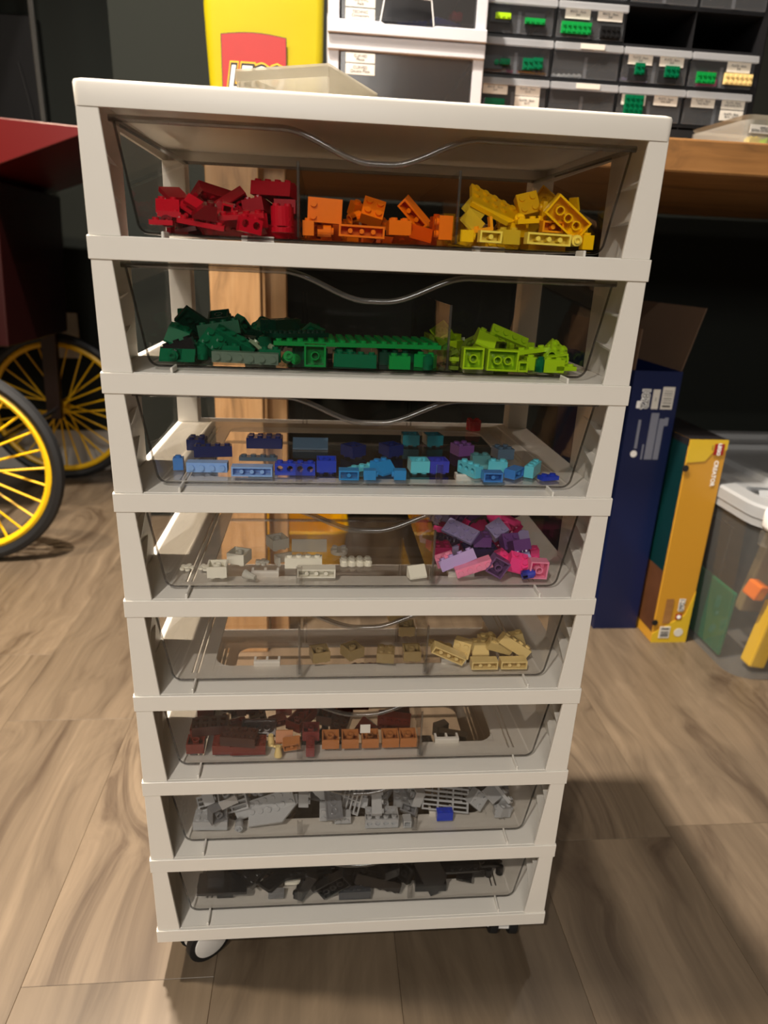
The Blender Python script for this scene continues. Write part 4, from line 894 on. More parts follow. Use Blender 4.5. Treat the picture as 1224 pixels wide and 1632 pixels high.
    ('s12','white',-.1459,.05,.6071,.35,-.52,0,'white one-by-two slope brick tilted, middle left'),
    ('b13','black',-.1429,.036,.6051,0,-.35,0,'black one-by-three brick upright, front left'),
    ('s12','dgreen',-.1478,.03,.6013,0,0,0,'dark green one-by-two slope brick upright, front left',', left of two'),
    ('c1','dgreen',-.1453,.0285,.6012,1.57,0,0,'dark green small round brick top facing out, front left'),
    ('s12','dgreen',-.1383,.03,.6013,0,0,0,'dark green one-by-two slope brick upright, front left',', right of two'),
    ('p24','dgreen',-.1378,.0706,.5977,0,0,.01,'dark green two-by-four plate upright, middle left'),
    ('b14','dgreen',-.1165,.06,.6174,-.09,-.17,0,'dark green one-by-four brick upright, middle centre'),
    ('s24','dgreen',-.1394,.05,.6026,0,-.05,0,'dark green two-by-four slope brick upright, middle left'),
    ('b22','dgreen',-.121,.045,.6084,.79,.59,0,'dark green two-by-two brick tilted, middle centre'),
    ('c1','trangreen',-.1246,.028,.6034,0,0,0,'see-through green small round brick upright, front centre'),
    ('b16','trangrey',-.0938,.0285,.6008,1.57,.02,0,'see-through greyish one-by-six brick top facing out, front centre'),
    ('b14','trangreen',-.1039,.05,.6094,.52,.49,0,'see-through green one-by-four brick tilted, middle centre'),
    ('brk','sandgreen',-.0836,.045,.609,0,.7,.35,'sage green L-shaped bracket tilted, middle right'),
    ('b22','vdgreen',-.0923,.1086,.6047,0,.64,.68,'blackish green two-by-two brick tilted, back centre',', right of two'),
    ('c1','green',-.0633,.03,.6016,1.22,.52,0,'bright green small round brick top facing out, front right'),
    ('cp1','green',-.0574,.028,.6008,1.57,0,0,'bright green small round plate top facing out, front right'),
    ('b12','dgreen',-.0768,.04,.6013,0,0,0,'dark green one-by-two brick upright, front right'),
    ('b22','dgreen',-.1075,.05,.6024,0,0,0,'dark green two-by-two brick upright, middle centre'),
    ('c1','vdgreen',-.0941,.0744,.5999,-1.57,.45,-.44,'blackish green small round brick underside facing out, middle centre'),
    ('b22','vdgreen',-.1396,.1688,.6009,0,0,2.21,'blackish green two-by-two brick upright, back left'),
    ('p26','vdgreen',-.0663,.1564,.5977,0,0,-2.44,'blackish green two-by-six plate upright, back right',', right of two'),
    ('b22','vdgreen',-.0986,.1476,.6026,0,3.14,-.39,'blackish green two-by-two brick upside down, back centre'),
    ('b14','vdgreen',-.0521,.1368,.6,-1.57,0,-.27,'blackish green one-by-four brick underside facing out, back right'),
    ('b24','dgreen',-.1478,.1355,.6074,2.48,-.18,-1.6,'dark green two-by-four brick tilted, back left'),
    ('p26','vdgreen',-.1276,.0692,.6153,.91,-.58,-2.63,'blackish green two-by-six plate underside facing out, middle left'),
    ('p24','vdgreen',-.1,.1013,.6032,-2.27,0,2.39,'blackish green two-by-four plate tilted, back centre'),
    ('b24','vdgreen',-.072,.0946,.619,.02,-3.13,.95,'blackish green two-by-four brick upside down, middle right'),
    ('p24','dgreen',-.0667,.1652,.6028,.06,.04,-3.04,'dark green two-by-four plate upright, back right'),
    ('b22','dgreen',-.0817,.0765,.604,-3.04,1.57,0,'dark green two-by-two brick on end, middle right'),
    ('b22','dgreen',-.0855,.2165,.6026,-3.14,0,.33,'dark green two-by-two brick upside down, back right'),
    ('p24','dgreen',-.1352,.2056,.5977,0,0,-2.3,'dark green two-by-four plate upright, back left'),
    ('p24','vdgreen',-.1098,.0903,.5977,0,0,2.79,'blackish green two-by-four plate upright, middle centre'),
    ('b22','dgreen',-.1366,.1081,.6051,-.71,3.14,-.43,'dark green two-by-two brick tilted, back left'),
    ('s22','dgreen',-.1166,.1989,.5995,-.79,-3.14,.47,'dark green two-by-two slope brick tilted, back centre'),
    ('p26','vdgreen',-.128,.135,.6069,-3.03,.33,1.23,'blackish green two-by-six plate upside down, back left'),
    ('b22','vdgreen',-.1204,.0874,.6096,1.22,3.07,-.15,'blackish green two-by-two brick top facing out, middle centre'),
    ('b14','dgreen',-.1101,.1327,.6078,-.17,-.44,1.56,'dark green one-by-four brick upright, back centre'),
    ('b14','dgreen',-.152,.1146,.612,.16,1.57,0,'dark green one-by-four brick on end, back left'),
    ('c1','vdgreen',-.0714,.1933,.5999,-1.57,1.35,.91,'blackish green small round brick tilted, back right'),
    ('p26','vdgreen',-.077,.1355,.6028,0,.22,-1.67,'blackish green two-by-six plate upright, back right',', left of two'),
    ('c1','dgreen',-.0913,.1342,.6022,-.76,-.32,-1.41,'dark green small round brick tilted, back centre'),
    ('b14','vdgreen',-.1187,.118,.6096,-.68,-.55,1.43,'blackish green one-by-four brick tilted, back centre'),
    ('b22','vdgreen',-.119,.175,.604,.89,-1.57,0,'blackish green two-by-two brick tilted, back centre',', left of two'),
    ('p26','dgreen',-.0712,.1509,.6116,-.04,.21,-1.84,'dark green two-by-six plate upright, back right'),
    ('p24','vdgreen',-.1357,.1004,.6082,.56,-.47,.19,'blackish green two-by-four plate tilted, back left'),
    ('b14','dgreen',-.1018,.1189,.6113,-1.2,.72,1.06,'dark green one-by-four brick tilted, back centre'),
    ('p26','vdgreen',-.0576,.064,.6148,-.02,.01,.49,'blackish green two-by-six plate upright, middle right'),
    ('p24','dgreen',-.0511,.1127,.6088,.46,2.57,-.79,'dark green two-by-four plate tilted, back right'),
    ('b22','vdgreen',-.1189,.0799,.6228,-.15,-2.81,-1.5,'blackish green two-by-two brick upside down, middle centre'),
    ('b22','vdgreen',-.1147,.0992,.6156,-1.25,.28,-1.44,'blackish green two-by-two brick on end, middle centre'),
    ('p26','dgreen',-.0621,.2105,.6034,.92,0,.33,'dark green two-by-six plate tilted, back right'),
    ('b24','dgreen',-.0841,.1242,.6118,-.62,-.15,2.25,'dark green two-by-four brick tilted, back right'),
    )),
    ('middle green section', (
    ('base','green',-.0113,.0743,.6097,-.02,0,.03,'bright green large studded plate upright, middle centre'),
    ('b22','green',-.0431,.028,.604,-1.57,0,0,'bright green two-by-two brick underside facing out, front left'),
    ('b14','dgreen',-.0131,.0287,.6009,0,0,-.15,'dark green one-by-four brick upright, front centre'),
    ('b22','dgreen',-.0213,.045,.6009,0,0,.1,'dark green two-by-two brick upright, middle left'),
    ('b13','vdgreen',.0181,.0459,.6009,0,0,-.07,'blackish green one-by-three brick upright, middle right'),
    ('b12','green',.0194,.0259,.6009,0,0,.01,'bright green one-by-two brick upright, front right',', left of two'),
    ('b12','green',.041,.0385,.6009,0,0,-.45,'bright green one-by-two brick upright, front right',', right of two'),
    ('c1','trangreen',.0411,.0255,.6009,0,0,.21,'see-through green small round brick upright, front right'),
    ('b24','dgreen',-.0531,.0749,.6009,0,0,1.57,'dark green two-by-four brick upright, middle left'),
    ('b24','dgreen',-.0162,.08,.6009,0,0,1.4,'dark green two-by-four brick upright, middle centre'),
    ('b24','vdgreen',.012,.0754,.6009,0,0,1.68,'blackish green two-by-four brick upright, middle centre'),
    ('b26','dgreen',.0333,.0852,.6009,0,0,1.57,'dark green two-by-six brick upright, middle right'),
    ('b22','vdgreen',-.0416,.05,.6009,0,0,-.01,'blackish green two-by-two brick upright, middle left'),
    )),
    ('lime section', (
    ('b22','lime',.075,.028,.6054,-1.57,0,0,'lime two-by-two brick underside facing out, front left'),
    ('b23','lime',.0975,.028,.6046,-1.57,.02,0,'lime two-by-three brick underside facing out, front centre'),
    ('b11','lime',.1135,.028,.6004,-1.57,0,0,'lime one-by-one brick underside facing out, front centre'),
    ('p14','lime',.1105,.06,.6194,1.05,.35,0,'lime one-by-four plate top facing out, middle centre'),
    ('s22','lime',.0904,.055,.6168,.17,.38,0,'lime two-by-two slope brick upright, middle centre'),
    ('p14','lime',.1289,.045,.6108,0,-.14,.09,'lime one-by-four plate upright, middle right'),
    ('p12','olive',.137,.0745,.605,.79,-.11,-.03,'olive green one-by-two plate tilted, middle right'),
    ('s22','olive',.1493,.0871,.6009,0,0,-.02,'olive green two-by-two slope brick upright, middle right'),
    ('b12','lime',.1444,.04,.6051,-1.48,-.16,0,'lime one-by-two brick underside facing out, front right'),
    ('k22','lime',.1447,.045,.6089,.52,.56,0,'lime two-by-two brick with side holes tilted, middle right'),
    ('b12','lime',.138,.028,.6013,0,0,0,'lime one-by-two brick upright, front right'),
    ('p12','lime',.1478,.028,.5998,0,0,0,'lime one-by-two plate upright, front right'),
    ('c1','trangreen',.1281,.028,.6013,0,0,0,'see-through green small round brick upright, front right'),
    ('b11','lime',.1219,.034,.6019,0,0,0,'lime one-by-one brick upright, front centre'),
    ('p14','lime',.14,.0685,.5996,.61,0,.08,'lime one-by-four plate tilted, middle right'),
    ('b12','olive',.0845,.0795,.6009,0,0,.04,'olive green one-by-two brick upright, middle left'),
    ('b22','lime',.1465,.05,.6013,0,0,.17,'lime two-by-two brick upright, middle right'),
    ('b12','lime',.1446,.1088,.6,1.57,0,1.57,'lime one-by-two brick on end, back right'),
    ('b22','olive',.1412,.1586,.6026,0,3.14,.24,'olive green two-by-two brick upside down, back right'),
    ('p24','lime',.0581,.1415,.604,-1.54,0,-1.57,'lime two-by-four plate on end, back left'),
    ('b22','olive',.1067,.0857,.604,1.57,0,-3.07,'olive green two-by-two brick underside facing out, middle centre'),
    ('s22','lime',.1153,.1731,.6011,2.55,-.14,-1.03,'lime two-by-two slope brick tilted, back centre',', right of two'),
    ('b12','lime',.0821,.1336,.6026,-3.14,0,1.03,'lime one-by-two brick upside down, back left'),
    ('s22','olive',.0698,.1653,.5995,2.35,0,.9,'olive green two-by-two slope brick tilted, back left'),
    ('b12','lime',.1163,.1351,.6009,0,0,-1.71,'lime one-by-two brick upright, back centre'),
    ('s22','lime',.0992,.1119,.5995,2.35,0,2.07,'lime two-by-two slope brick tilted, back centre',', left of two'),
    ('p14','lime',.1188,.1099,.6001,2.63,0,.78,'lime one-by-four plate upside down, back centre'),
    ('p24','olive',.0953,.1265,.6065,2.16,-.19,.82,'olive green two-by-four plate tilted, back centre'),
    ('b22','lime',.1148,.1204,.6063,-.32,-1.1,2.16,'lime two-by-two brick top facing out, back centre'),
    ('b12','olive',.1011,.0736,.604,-2.14,-1.57,0,'olive green one-by-two brick underside facing out, middle centre'),
    ('p14','lime',.0708,.0801,.5994,3.14,0,1.41,'lime one-by-four plate upside down, middle left'),
    ('p14','olive',.1233,.1553,.6034,0,.37,1.17,'olive green one-by-four plate upright, back centre'),
    ('b22','lime',.0803,.1494,.604,1.57,0,.3,'lime two-by-two brick top facing out, back left'),
    ('b12','lime',.1318,.1359,.6009,0,0,-1.28,'lime one-by-two brick upright, back right'),
    ('s22','lime',.1216,.2114,.6009,0,0,-1.54,'lime two-by-two slope brick upright, back centre'),
    ('p24','olive',.0648,.0818,.6019,.45,-.06,-1.62,'olive green two-by-four plate upright, middle left'),
    ('s22','lime',.1299,.0794,.5995,-.79,3.14,-.14,'lime two-by-two slope brick tilted, middle right'),
    ('s22','lime',.134,.0953,.604,-1.41,1.57,0,'lime two-by-two slope brick underside facing out, middle right'),
    ('p24','lime',.0973,.1517,.5977,0,0,-1.55,'lime two-by-four plate upright, back centre'),
    ('p24','olive',.0917,.175,.6026,3.07,.21,1.29,'olive green two-by-four plate upside down, back centre'),
    ('b22','lime',.0695,.1361,.6128,-.68,2.51,0,'lime two-by-two brick tilted, back left'),
    )),
    ('blue drawer left half', (
    ('b11','medblue',-.1515,.05,.5131,0,0,.08,'medium blue one-by-one brick upright, middle left'),
    ('b14','lightblue',-.1281,.046,.5122,1.57,0,0,'light blue one-by-four brick top facing out, middle left'),
    ('b14','lightblue',-.092,.036,.5122,-1.57,0,0,'light blue one-by-four brick underside facing out, front centre'),
    ('k14','blue',-.0585,.04,.5131,0,0,-.01,'blue one-by-four brick with side holes upright, front centre'),
    ('b22','blue',-.0337,.048,.5148,3.14,0,0,'blue two-by-two brick upside down, middle right'),
    ('b22','navy',-.1478,.115,.5131,0,0,0,'navy two-by-two brick upright, back left'),
    ('b14','navy',-.1302,.09,.5131,0,0,.14,'navy one-by-four brick upright, middle left'),
    ('b24','navy',-.0891,.125,.5131,0,0,0,'navy two-by-four brick upright, back centre'),
    ('p14','sandblue',-.0911,.08,.5099,0,0,0,'greyish blue one-by-four plate upright, middle centre'),
    ('s14','sandblue',-.0477,.12,.5131,0,0,0,'greyish blue one-by-four slope brick upright, back right'),
    )),
    ('blue drawer right half', (
    ('b22','navy',-.0098,.095,.5148,3.14,0,.7,'navy two-by-two brick upside down, middle left'),
    ('b22','navy',.0241,.1,.5148,3.14,0,.52,'navy two-by-two brick upside down, back left'),
    ('b12','azure',-.0161,.03,.5122,-1.57,0,0,'azure one-by-two brick underside facing out, front left'),
    ('p13','aqua',-.0043,.0549,.5099,0,0,.6,'aqua one-by-three plate upright, middle left'),
    ('b11','azure',.0005,.03,.5122,0,1.57,0,'azure one-by-one brick on end, front left',', left of two'),
    ('s22','azure',.0129,.048,.5131,0,0,.7,'azure two-by-two slope brick upright, middle left'),
    ('b11','azure',.0246,.031,.5122,-.01,-1.57,0,'azure one-by-one brick on end, front left',', right of two'),
    ('b22','aqua',.0422,.0502,.5148,3.14,0,.06,'aqua two-by-two brick upside down, middle centre'),
    ('b22','blueviolet',.0583,.0511,.5148,3.14,0,.07,'violet blue two-by-two brick upside down, middle centre'),
    ('b22','teal',.0462,.14,.5148,3.14,0,0,'teal two-by-two brick upside down, back centre',', left of two'),
    ('b22','teal',.0679,.14,.5148,3.14,0,.17,'teal two-by-two brick upside down, back centre',', right of two'),
    ('k13','aqua',.0847,.0455,.5131,0,0,-1.11,'aqua one-by-three brick with side holes upright, middle centre'),
    ('s22','tranaqua',.0992,.07,.5131,0,0,0,'see-through aqua two-by-two slope brick upright, middle right'),
    ('b22','purple',.0905,.11,.5131,0,0,.35,'purple two-by-two brick upright, back centre'),
    ('c2','red',.1223,.21,.5131,0,0,0,'red large round brick upright, back right'),
    ('b22','sandblue',.1258,.1,.5131,0,0,.17,'greyish blue two-by-two brick upright, back right'),
    ('b12','aqua',.1101,.055,.5131,0,0,-.17,'aqua one-by-two brick upright, middle right'),
    ('b12','medblue',.0994,.0293,.5122,-1.57,0,.01,'medium blue one-by-two brick underside facing out, front right'),
    ('b12','medblue',.1209,.0405,.5122,-1.57,0,.81,'medium blue one-by-two brick tilted, front right'),
    ('b13','aqua',.1385,.0482,.5131,0,0,1.01,'aqua one-by-three brick upright, middle right'),
    ('p12','blue',.148,.0347,.5099,0,0,.27,'blue one-by-two plate upright, front right'),
    )),
    ('white section', (
    ('flw','white',-.1503,.05,.4216,0,0,.01,'white tiny flower piece upright, middle left'),
    ('flw','white',-.1345,.05,.4216,0,3.14,-.88,'white tiny flower piece upside down, middle left'),
    ('b22','white',-.1225,.036,.4269,3.14,0,.05,'white two-by-two brick upside down, front left'),
    ('b22','white',-.1077,.062,.4269,3.14,0,-.35,'white two-by-two brick upside down, middle left'),
    ('flw','tranwhite',-.0884,.0614,.4216,0,0,.04,'see-through white tiny flower piece upright, middle centre'),
    ('cone','tranwhite',-.096,.0298,.4235,-1.76,.62,-2.15,'see-through white small cone piece on end, front left'),
    ('brk','tranwhite',-.0688,.0619,.4243,-1.57,0,-2.69,'see-through white L-shaped bracket top facing out, middle centre'),
    ('b22','tranwhite',-.077,.0951,.4269,-3.14,0,.48,'see-through white two-by-two brick upside down, middle centre'),
    ('b14','white',-.0523,.054,.4252,0,0,-.01,'white one-by-four brick upright, middle centre'),
    ('s14','tranwhite',-.048,.0898,.4252,0,0,.01,'see-through white one-by-four slope brick upright, middle centre'),
    ('b14','white',-.0411,.036,.4243,-1.57,0,0,'white one-by-four brick underside facing out, front centre'),
    ('cp2','tranwhite',-.0208,.085,.422,0,0,0,'see-through white large round plate upright, middle centre'),
    ('grape','white',-.0068,.0608,.4229,0,0,.02,'white cluster of round studs upright, middle right'),
    ('s12','white',.044,.0338,.4252,0,0,.3,'white one-by-two slope brick upright, front right'),
    )),
    ('pink section', (
    ('b14','lavender',.0797,.042,.4326,-.35,-.42,0,'lavender one-by-four brick upright, front left'),
    ('b14','pink',.092,.034,.4299,1.57,-.35,0,'pink one-by-four brick top facing out, front centre'),
    ('b22','dpurple',.1121,.032,.4316,-1.57,.52,0,'dusty purple two-by-two brick underside facing out, front centre'),
    ('b12','hotpink',.122,.05,.431,.7,.7,0,'hot pink one-by-two brick tilted, middle centre'),
    ('s22','hotpink',.1325,.04,.4307,.52,.26,0,'hot pink two-by-two slope brick tilted, front right'),
    ('b12','hotpink',.1431,.038,.4293,.52,-.35,0,'hot pink one-by-two brick tilted, front right'),
    ('b22','purple',.1334,.0721,.4358,.79,0,.15,'purple two-by-two brick tilted, middle right'),
    ('b11','hotpink',.1509,.055,.434,.17,-.17,0,'hot pink one-by-one brick upright, middle right'),
    ('b22','pink',.1474,.031,.4297,-1.57,.05,0,'pink two-by-two brick underside facing out, front right'),
    ('b12','lilac',.0795,.0796,.4252,0,0,.38,'lilac one-by-two brick upright, middle left'),
    ('b12','pink',.07,.05,.4293,.35,-.35,0,'pink one-by-two brick upright, middle left'),
    ('b24','indigo',.1067,.0793,.4252,0,0,.02,'indigo two-by-four brick upright, middle centre'),
    ('b22','magenta',.0862,.1306,.4252,0,0,-.11,'magenta two-by-two brick upright, back left'),
    ('c2','vdpurple',.1124,.1361,.4252,0,0,.16,'very dark purple large round brick upright, back centre'),
    ('b24','vdpurple',.125,.118,.4252,0,0,.27,'very dark purple two-by-four brick upright, back right'),
    ('p22','lilac',.1447,.1459,.4283,1.57,0,-.81,'lilac two-by-two plate tilted, back right'),
    ('b12','magenta',.1486,.1599,.4252,0,0,1.32,'magenta one-by-two brick upright, back right'),
    ('brk','lilac',.1492,.0761,.4252,0,0,.07,'lilac L-shaped bracket upright, middle right'),
    ('c1','blueviolet',.1382,.028,.4255,0,1.4,0,'violet blue small round brick on end, front right'),
    ('t12','lilac',.1386,.05,.4314,.52,-.17,0,'lilac one-by-two smooth tile upright, middle right'),
    ('p22','white',.1498,.1785,.4281,2.1,0,1.25,'white two-by-two plate on end, back right'),
    ('b12','magenta',.146,.0859,.4252,0,0,.17,'magenta one-by-two brick upright, middle right'),
    ('b14','vdpurple',.1153,.1667,.4252,0,0,.01,'very dark purple one-by-four brick upright, back centre'),
    ('b22','magenta',.0686,.06,.4347,0,0,0,'magenta two-by-two brick upright, middle left'),
    ('s22','indigo',.1456,.06,.4256,0,0,.35,'indigo two-by-two slope brick upright, middle right'),
    ('s22','purple',.1085,.0791,.4367,0,0,-1.61,'purple two-by-two slope brick upright, middle centre'),
    ('p24','lilac',.0753,.1457,.4333,-2.62,.56,1.44,'lilac two-by-four plate tilted, back left'),
    ('b12','purple',.0619,.1603,.4252,0,0,-1.34,'purple one-by-two brick upright, back left'),
    ('p24','vdpurple',.1325,.1822,.4281,-.12,-.34,-.94,'very dark purple two-by-four plate upright, back right'),
    ('b14','vdpurple',.1186,.1229,.4358,1.57,0,-2.28,'very dark purple one-by-four brick tilted, back centre'),
    ('b14','hotpink',.0956,.1,.4252,0,0,.5,'hot pink one-by-four brick upright, back centre'),
    ('b12','purple',.1014,.1432,.4307,-2.64,-.44,.7,'purple one-by-two brick tilted, back centre'),
    ('b14','magenta',.0611,.1403,.4303,1.57,-.41,1.57,'magenta one-by-four brick on end, back left'),
    ('s22','hotpink',.1313,.1038,.4354,2.27,-.02,.28,'hot pink two-by-two slope brick tilted, back right'),
    ('b22','magenta',.113,.1976,.4283,-1.57,0,2.27,'magenta two-by-two brick tilted, back centre'),
    ('s22','lilac',.1495,.0982,.4295,0,-.85,-1.57,'lilac two-by-two slope brick tilted, middle right'),
    ('b12','purple',.1362,.1594,.4294,0,-.76,.67,'purple one-by-two brick tilted, back right'),
    ('s22','lilac',.0883,.1657,.4252,0,0,.58,'lilac two-by-two slope brick upright, back left'),
    ('b14','magenta',.1334,.1031,.4271,.08,3.14,.57,'magenta one-by-four brick upside down, back right'),
    ('b22','hotpink',.0707,.1736,.4252,0,0,-2.5,'hot pink two-by-two brick upright, back left'),
    ('b12','hotpink',.0657,.228,.4252,0,0,0,'hot pink one-by-two brick upright, back left'),
    ('b14','hotpink',.1411,.2037,.4243,1.57,0,2.5,'hot pink one-by-four brick tilted, back right',', left of two'),
    ('b22','hotpink',.1334,.1217,.4412,2.18,0,-2.28,'hot pink two-by-two brick tilted, back right'),
    ('b12','magenta',.0811,.1046,.4269,-2.43,0,.64,'magenta one-by-two brick tilted, back left'),
    ('p24','magenta',.1384,.0914,.4324,.95,.32,-2.39,'magenta two-by-four plate tilted, middle right'),
    ('s22','hotpink',.0715,.1641,.4378,0,.13,1.44,'hot pink two-by-two slope brick upright, back left'),
    ('b22','lilac',.1251,.0897,.4417,-.54,-.56,2.23,'lilac two-by-two brick tilted, middle right'),
    ('b22','hotpink',.0702,.0893,.4269,-3.14,0,.39,'hot pink two-by-two brick upside down, middle left'),
    ('b14','magenta',.1043,.0971,.4374,.89,.24,-2.66,'magenta one-by-four brick tilted, middle centre'),
    ('b22','vdpurple',.1341,.1428,.4283,1.57,0,-1.32,'very dark purple two-by-two brick on end, back right'),
    ('s22','hotpink',.0793,.112,.4302,0,-2.77,.99,'hot pink two-by-two slope brick upside down, back left'),
    ('b14','purple',.0851,.1983,.4243,1.57,0,.24,'purple one-by-four brick top facing out, back left'),
    ('b14','hotpink',.1423,.1143,.4404,-.76,.52,.44,'hot pink one-by-four brick tilted, back right',', right of two'),
    ('p24','purple',.1097,.1547,.4256,.5,0,.02,'purple two-by-four plate upright, back centre'),
    ('b12','lilac',.0652,.1142,.4243,1.57,0,-2.15,'lilac one-by-two brick on end, back left'),
    ('p24','lilac',.0906,.0881,.4407,-.61,-.18,2.46,'lilac two-by-four plate tilted, middle centre'),
    ('b22','purple',.1371,.056,.4404,-.13,2.68,-1.5,'purple two-by-two brick upside down, middle right'),
    ('p24','vdpurple',.0728,.0871,.4335,0,0,-.85,'very dark purple two-by-four plate upright, middle left'),
    ('b22','vdpurple',.1461,.1214,.4496,-.72,.52,.45,'very dark purple two-by-two brick tilted, back right'),
    ('b12','magenta',.1023,.1232,.4301,.28,-.78,.48,'magenta one-by-two brick tilted, back centre'),
    ('s22','purple',.1182,.1471,.4344,-1.08,.05,-.09,'purple two-by-two slope brick underside facing out, back centre'),
    )),
    ('tan drawer middle', (
    ('b22','darktan',-.0378,.046,.3391,3.14,0,.24,'dark tan two-by-two brick upside down, middle left'),
    ('b22','darktan',-.0083,.05,.3391,3.14,0,.56,'dark tan two-by-two brick upside down, middle centre'),
    ('b22','darktan',.0219,.046,.3374,0,0,-.14,'dark tan two-by-two brick upright, middle right'),
    ('b22','darktan',.0453,.046,.3391,3.14,0,0,'dark tan two-by-two brick upside down, middle right',', nearer of two'),
    ('b22','darktan',.0379,.12,.3391,3.14,0,.08,'dark tan two-by-two brick upside down, back right'),
    ('b22','darktan',.0453,.09,.3391,3.14,0,0,'dark tan two-by-two brick upside down, middle right',', farther of two'),
    )),
    ('tan drawer right section', (
    ('b14','tan',.077,.036,.3439,-1.48,.45,0,'tan one-by-four brick underside facing out, front left'),
    ('b22','tan',.0926,.048,.3421,1.48,.1,-.44,'tan two-by-two brick top facing out, middle centre'),
    ('b13','tan',.1089,.03,.3369,-1.57,0,0,'tan one-by-three brick underside facing out, front centre'),
    ('b13','tan',.1355,.03,.3369,-1.57,0,0,'tan one-by-three brick underside facing out, front right'),
    ('p13','tan',.074,.06,.3376,0,.26,0,'tan one-by-three plate upright, middle left'),
    ('s22','tan',.1101,.055,.3378,0,0,0,'tan two-by-two slope brick upright, middle centre'),
    ('b13','tan',.128,.05,.3422,.35,.31,0,'tan one-by-three brick upright, middle right'),
    ('b14','tan',.1398,.045,.3459,0,.59,0,'tan one-by-four brick tilted, middle right'),
    ('s22','tan',.1468,.065,.3397,0,-.26,0,'tan two-by-two slope brick upright, middle right'),
    ('b12','tan',.1202,.0701,.3374,0,0,.27,'tan one-by-two brick upright, middle centre'),
    )),
    ('reddish brown section', (
    ('b22','rbrown',-.1492,.0365,.2513,3.14,0,.03,'reddish brown two-by-two brick upside down, front left'),
    ('b22','rbrown',-.1493,.057,.2513,-3.14,0,.01,'reddish brown two-by-two brick upside down, middle left'),
    ('b22','rbrown',-.1481,.0902,.2496,0,0,0,'reddish brown two-by-two brick upright, middle left'),
    ('b22','rbrown',-.126,.0364,.2496,0,0,.01,'reddish brown two-by-two brick upright, front left'),
    ('b24','rbrown',-.102,.0348,.2496,0,0,.01,'reddish brown two-by-four brick upright, front centre'),
    ('b12','rbrown',-.1325,.0594,.2496,0,0,-.09,'reddish brown one-by-two brick upright, middle left'),
    ('c1','tranbrown',-.128,.0715,.2496,0,0,.34,'see-through brown small round brick upright, middle left'),
    ('b12','rbrown',-.1152,.0647,.2496,0,0,.33,'reddish brown one-by-two brick upright, middle centre',', left of two'),
    ('cone','tan',-.0745,.0255,.2496,0,0,-1.73,'tan small cone piece upright, front right',', right of two'),
    ('flw','tan',-.0763,.0337,.2485,2.57,-.17,-.56,'tan tiny flower piece tilted, front right'),
    ('cone','tan',-.0821,.0414,.2496,0,0,.77,'tan small cone piece upright, front right',', left of two'),
    ('p24','dbrown',-.096,.1003,.2464,0,0,.02,'dark brown two-by-four plate upright, back centre'),
    ('b24','dbrown',-.1163,.1199,.2496,0,0,0,'dark brown two-by-four brick upright, back centre',', left of two'),
    ('b24','dbrown',-.1013,.1443,.2496,0,0,2.71,'dark brown two-by-four brick upright, back centre',', right of two'),
    ('b12','rbrown',-.1465,.0704,.2487,1.57,0,3.06,'reddish brown one-by-two brick underside facing out, middle left'),
    ('b12','rbrown',-.0725,.0875,.2496,0,0,-3.11,'reddish brown one-by-two brick upright, middle right'),
    ('b22','dbrown',-.0969,.0727,.2496,0,0,.22,'dark brown two-by-two brick upright, middle centre'),
    ('b12','rbrown',-.0944,.0955,.2547,0,0,2.33,'reddish brown one-by-two brick upright, middle centre',', right of two'),
    ('b22','rbrown',-.1133,.115,.2642,-1.57,0,1.77,'reddish brown two-by-two brick on end, back centre'),
    ('b24','dbrown',-.094,.0538,.2538,-.83,3.14,-.03,'dark brown two-by-four brick tilted, middle centre'),
    ('b24','dbrown',-.1313,.0912,.2565,0,-.49,-2.97,'dark brown two-by-four brick upright, middle left',', right of two'),
    ('b24','dbrown',-.1382,.0488,.2611,0,0,.11,'dark brown two-by-four brick upright, middle left',', left of two'),
    ('b12','rbrown',-.0778,.0709,.2487,-1.57,0,.39,'reddish brown one-by-two brick underside facing out, middle right'),
    ('b22','dbrown',-.1438,.1269,.2496,0,0,1.24,'dark brown two-by-two brick upright, back left'),
    ('b12','rbrown',-.0912,.122,.2508,-1.38,.17,-.72,'reddish brown one-by-two brick tilted, back centre'),
    ('b24','dbrown',-.1094,.032,.2611,0,0,2.99,'dark brown two-by-four brick upright, front centre'),
    ('b22','dbrown',-.0351,.086,.2642,-1.57,0,3.08,'dark brown two-by-two brick top facing out, middle right'),
    ('b22','dbrown',-.116,.0773,.2586,-1.82,-.66,-.98,'dark brown two-by-two brick on end, middle centre'),
    ('b22','rbrown',-.081,.1348,.2527,-1.57,0,-2.17,'reddish brown two-by-two brick on end, back right'),
    ('b22','dbrown',-.149,.1062,.254,.99,0,1.57,'dark brown two-by-two brick on end, back left'),
    ('b22','rbrown',-.1054,.0878,.2568,-2.23,.61,-1.23,'reddish brown two-by-two brick tilted, middle centre'),
    )),
    ('light brown section', (
    ('b12','nougat',-.0625,.034,.251,-1.4,-.16,0,'light brown one-by-two brick underside facing out, front left'),
    ('s12','nougat',-.07,.045,.25,0,0,0,'light brown one-by-two slope brick upright, middle left'),
    ('b12','mbrown',-.0456,.03,.25,0,0,1.57,'maroon one-by-two brick upright, front left'),
    ('b22','mbrown',-.0453,.05,.2517,-3.14,0,0,'maroon two-by-two brick upside down, middle left'),
    ('b22','nougat',-.027,.038,.2517,-3.14,0,0,'light brown two-by-two brick upside down, front left'),
    ('b22','nougat',-.0088,.038,.2517,-3.14,0,0,'light brown two-by-two brick upside down, front centre',', left of two'),
    ('b22','nougat',.0098,.038,.2517,-3.14,0,0,'light brown two-by-two brick upside down, front centre',', right of two'),
    ('b22','nougat',.0286,.038,.2517,-3.14,0,0,'light brown two-by-two brick upside down, front right',', left of two'),
